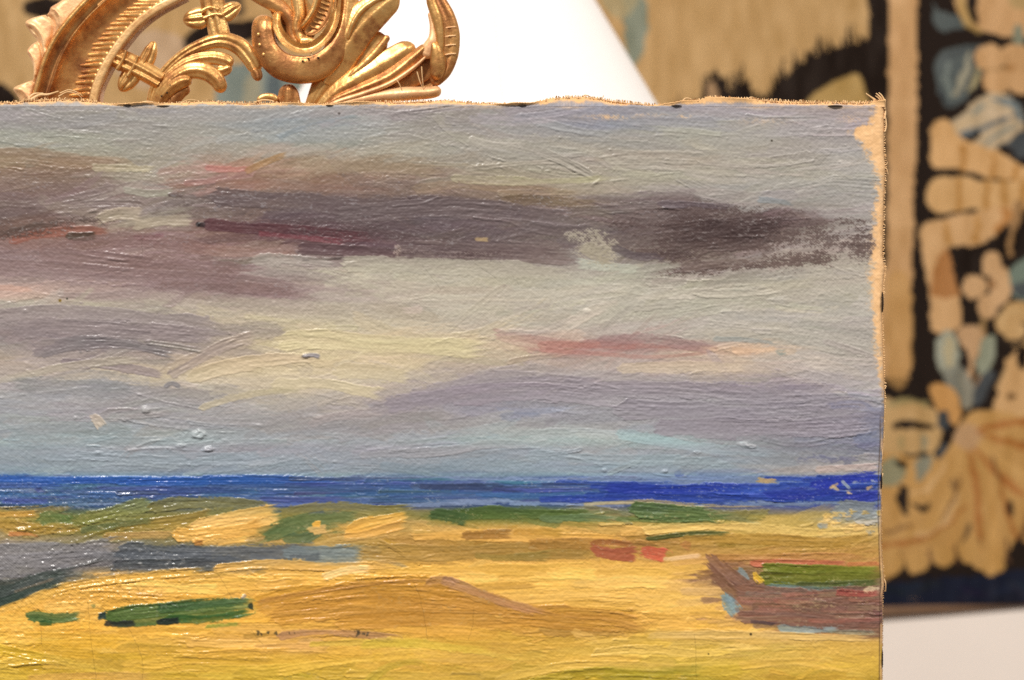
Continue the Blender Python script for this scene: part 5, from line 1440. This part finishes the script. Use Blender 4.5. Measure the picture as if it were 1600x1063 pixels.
poly([(-460,510),(1356,510),(1356,548),(-460,548)], BLK, 1, False)
poly([(1376,724),(1400,716),(1416,736),(1400,758),(1376,756)], (140,134,104)); poly([(1432,720),(1456,716),(1444,744),(1430,748)], (112,118,108), .8); poly([(1396,720),(1420,724),(1410,732)], BLK)
for pts, w, c in (([(1524,672),(1560,664),(1640,654)], [4,12,10], (162,102,50)), ([(1530,676),(1570,690),(1650,706)], [3,12,16], (164,106,52)), ([(1526,690),(1570,724),(1650,776)], [6,11,14], (198,154,92)),
                  ([(1520,700),(1560,742),(1600,776)], [4,12,10], (166,106,54)), ([(1514,704),(1524,760),(1530,860)], [6,10,8], (162,104,52)), ([(1536,720),(1548,780),(1556,870)], [4,14,14], (192,146,84)),
                  ([(1560,740),(1572,800),(1586,840)], [3,8,6], (158,100,50)), ([(1500,712),(1470,800),(1400,850),(1340,852)], [5,14,16,16], (194,150,88)), ([(1510,790),(1460,832),(1400,848),(1340,850)], [4,8,9,9], (160,102,50)),
                  ([(1500,800),(1484,850),(1478,876)], [6,14,10], (192,146,84)), ([(1440,850),(1434,876)], [8,12], (196,150,88)), ([(1400,862),(1392,886)], [8,14], (194,150,88)), ([(1600,760),(1640,830)], [8,18], (190,146,84))):
    line(pts, w, c, .9)
line([(1412,758),(1410,780),(1416,806)], [16,20,6], BLK); line([(1424,786),(1440,794),(1454,784)], [3,13,6], BLK); disc(1489, 758, 5, 11, (130,98,62)); line([(1574,784),(1578,800),(1580,808)], [9,11,4], (60,44,32)); line([(1516,818),(1504,846),(1498,866)], [6,10,8], (64,48,36), .9)
poly([(1404,880),(1412,872),(1420,896),(1400,898)], BLK, .9); poly([(1446,884),(1456,872),(1466,886),(1456,900)], BLK, .9)
for pts, w in (([(1408,858),(1404,880)], [3,9]), ([(1452,852),(1450,882)], [3,9]), ([(1492,846),(1494,878)], [3,9]), ([(1530,838),(1526,872)], [3,8]), ([(1570,836),(1572,880)], [3,9]), ([(1424,816),(1400,826),(1380,828)], [3,6,3]), ([(1500,742),(1492,776),(1470,812)], [3,7,3]),
               ([(1548,712),(1562,752)], [3,6]), ([(1592,690),(1640,700)], [3,6]), ([(1604,800),(1596,840)], [4,9])):
    line(pts, w, (92, 62, 40), .75)
for pts, w in (([(1460,742),(1446,770)], [4,9]), ([(1478,720),(1452,760),(1420,770)], [4,8,4]), ([(1424,838),(1470,820),(1500,770)], [5,9,5]), ([(1584,648),(1640,640)], [6,12]), ([(1556,610),(1570,580)], [5,10])):
    line(pts, w, (206, 166, 112), .8)
# navy outer guard
poly([(-460,900),(-200,902),(1340,906),(1420,898),(1520,898),(1600,888),(1850,880),(1850,990),(-460,990)], NAVY, 1, True, 4)
for k in range(20):
    x = rr.uniform(1340, 1780); line([(x, rr.uniform(905, 940)), (x + rr.uniform(20, 60), rr.uniform(905, 940))], 9, (rr.gauss(32, 4), rr.gauss(33, 4), rr.gauss(44, 5)), .6)
for (x, y, rx, ry) in ((1390,876,20,22),(1432,876,18,17),(1474,868,17,16),(1514,858,18,20),(1549,878,19,20)): disc(x, y, rx, ry, (188,144,82))
line([(1392,850),(1390,890)], [4,8], (198,154,92)); line([(1552,800),(1550,892)], [8,14], (196,150,86))

_b = np.maximum(0, TC[..., 2] - TC[..., 0] + 8) * (TC.mean(-1) > 55)
TC[..., 2] -= _b * .45; TC[..., 1] -= _b * .2; TC[..., 0] += _b * .08
_l = sstep(120, 170, TC[..., 0])[..., None]
TC *= 1 - np.array([.03, .035, .02], np.float32) * _l
tapestry = tag(empty("tapestry", px(820, 950, TD)), "large woven tapestry with dark floral border hanging blurred on the wall", "tapestry")
def tap_part(name, x0, x1, y0, y1, label=None):
    xs = np.arange(x0, x1 + .1, Q); ys = np.arange(y0, y1 + .1, Q)
    X, Y = np.meshgrid(xs, ys)
    c = bilerp(TC, (Y - TY0) / Q, (X - TX0) / Q)
    wav = 5 * np.sin(X / 140.0 + 1) + 3 * np.sin(X / 61.0) * np.clip(Y / 900, 0, 1) + .5 * np.sin(Y * 1.3)
    hem = np.interp(X, [-200, 1380, 1600, 1800], [5, 5, 0, -5]) * np.clip((Y - 700) / 245, 0, 1)
    d = TD - (12 + wav) * S
    co = np.stack([(X - CX) * S * TK, d, (CY - Y - hem) * S * TK], -1)
    me = mesh_from(name, co.reshape(-1, 3), grid_faces(*X.shape))
    set_color(me, "weave", np.clip(lin(np.clip(c, 3, 250)), 0, .9).reshape(-1, 3))
    o = link(name, me, M_TEX, tapestry)
    m = o.modifiers.new("thickness", "SOLIDIFY"); m.thickness = .003; m.offset = -1
    if label: o["label"] = label
tap_part("field", TX0, 1387.5, TY0, 592.5, "tan landscape field with dark hatched hills")
tap_part("plain_stripe", 1387.5, 1440, TY0, 592.5, "plain tan stripe framing the field")
tap_part("floral_border", 1440, TX1 - 5, TY0, 900, "dark border with tan flowers, ribbons and leaves")
tap_part("floral_border", TX0, 1440, 592.5, 900)
tap_part("guard_band", TX0, TX1 - 5, 900, 942.5, "navy outer band along the bottom")

# hem strip, the thin shadow beneath it put in as brown colour
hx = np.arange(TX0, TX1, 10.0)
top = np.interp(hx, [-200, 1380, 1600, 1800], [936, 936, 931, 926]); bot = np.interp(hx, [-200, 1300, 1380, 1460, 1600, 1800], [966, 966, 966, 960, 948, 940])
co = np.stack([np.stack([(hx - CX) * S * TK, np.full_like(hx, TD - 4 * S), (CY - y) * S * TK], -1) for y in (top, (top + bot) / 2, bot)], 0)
M_HEM_SHADOW = mat_plain("brown_hem_shadow", (0.22, 0.12, 0.065), .9)
o = link("hem_shadow_strip", mesh_from("hem_shadow_strip", co.reshape(-1, 3), grid_faces(3, len(hx))), M_HEM_SHADOW, tapestry)
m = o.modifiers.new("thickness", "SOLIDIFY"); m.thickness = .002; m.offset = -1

# ------------------------------------------------------------------ white lamp shade in front of the tapestry
LD = 0.48
LK = (D + LD) / D
lamp_c = px(740, 0, LD)
lamp = tag(empty("standing_lamp", (lamp_c[0], LD + .05, px(740, 900, LD)[2])), "white tapered lamp shade with a faint vertical seam beside the gilt carving", "lamp")
def mat_shade():
    m, nt, b = new_mat("white_shade_fabric")
    n = noise_node(nt, 500, 3)
    r = ramp(nt, n.outputs[0], [(.3, (.84, .80, .76)), (.7, (.88, .85, .82))])
    nt.links.new(r.outputs[0], b.inputs["Base Color"])
    b.inputs["Roughness"].default_value = .9
    b.inputs["Emission Color"].default_value = (1, .93, .88, 1)
    b.inputs["Emission Strength"].default_value = .10
    return m
M_SHADE = mat_shade()
def frustum(name, y0, y1, r0, r1, mat, parent, n=96, rows=12):
    t = np.linspace(0, 1, rows)
    a = np.linspace(0, 2 * math.pi, n, endpoint=False)
    T, A = np.meshgrid(t, a, indexing="ij")
    R = (r0 + (r1 - r0) * T) * S * LK
    z = (CY - (y0 + (y1 - y0) * T)) * S * LK
    P = np.stack([lamp_c[0] + R * np.cos(A), LD + .05 + R * np.sin(A), z], -1)
    idx = np.arange(rows * n).reshape(rows, n)
    f = np.stack([idx[:-1], np.roll(idx[:-1], -1, 1), np.roll(idx[1:], -1, 1), idx[1:]], -1).reshape(-1, 4)
    o = link(name, mesh_from(name, P.reshape(-1, 3), f), mat, parent)
    return o
slope = 95 / 162.0
sh = frustum("lamp_shade", -200, 262, 200 - 200 * slope, 200 + 262 * slope, M_SHADE, lamp)
m = sh.modifiers.new("thickness", "SOLIDIFY"); m.thickness = .0015
frustum("lamp_stem", 200, 1290, 9, 9, M_TACK, lamp, 20, 4)
frustum("lamp_foot", 1290, 1320, 60, 170, M_TACK, lamp, 40, 4)
ang = -math.pi / 2 + math.asin(35 / 240.0)
sc_ = []
for yy_ in np.linspace(-198, 260, 20):
    R = (200 + yy_ * slope) * S * LK + .0006
    sc_.append((lamp_c[0] + R * math.cos(ang), LD + .05 + R * math.sin(ang), (CY - yy_) * S * LK))
c, f = tube(sc_, 2.6 * S * LK, 6)
M_SEAM = mat_plain("shade_seam_tape", (.80, .72, .60), .9, .05)
link("seam", mesh_from("seam", c, f), M_SEAM, sh).parent = sh
bpy.data.objects["seam"].location = tuple(-np.array(lamp.location) - np.array(sh.location))

# ------------------------------------------------------------------ wall
WD = TD + .003
M_WALL = mat_plain("white_plaster", (.875, .76, .67), .8, .025, 9)
me = mesh_from("wall", [(-4, WD, -2.2), (4, WD, -2.2), (4, WD, 2.6), (-4, WD, 2.6)], [(0, 1, 2, 3)], False)
tag(link("wall", me, M_WALL), "plain off-white wall behind the tapestry", "wall", kind="structure")
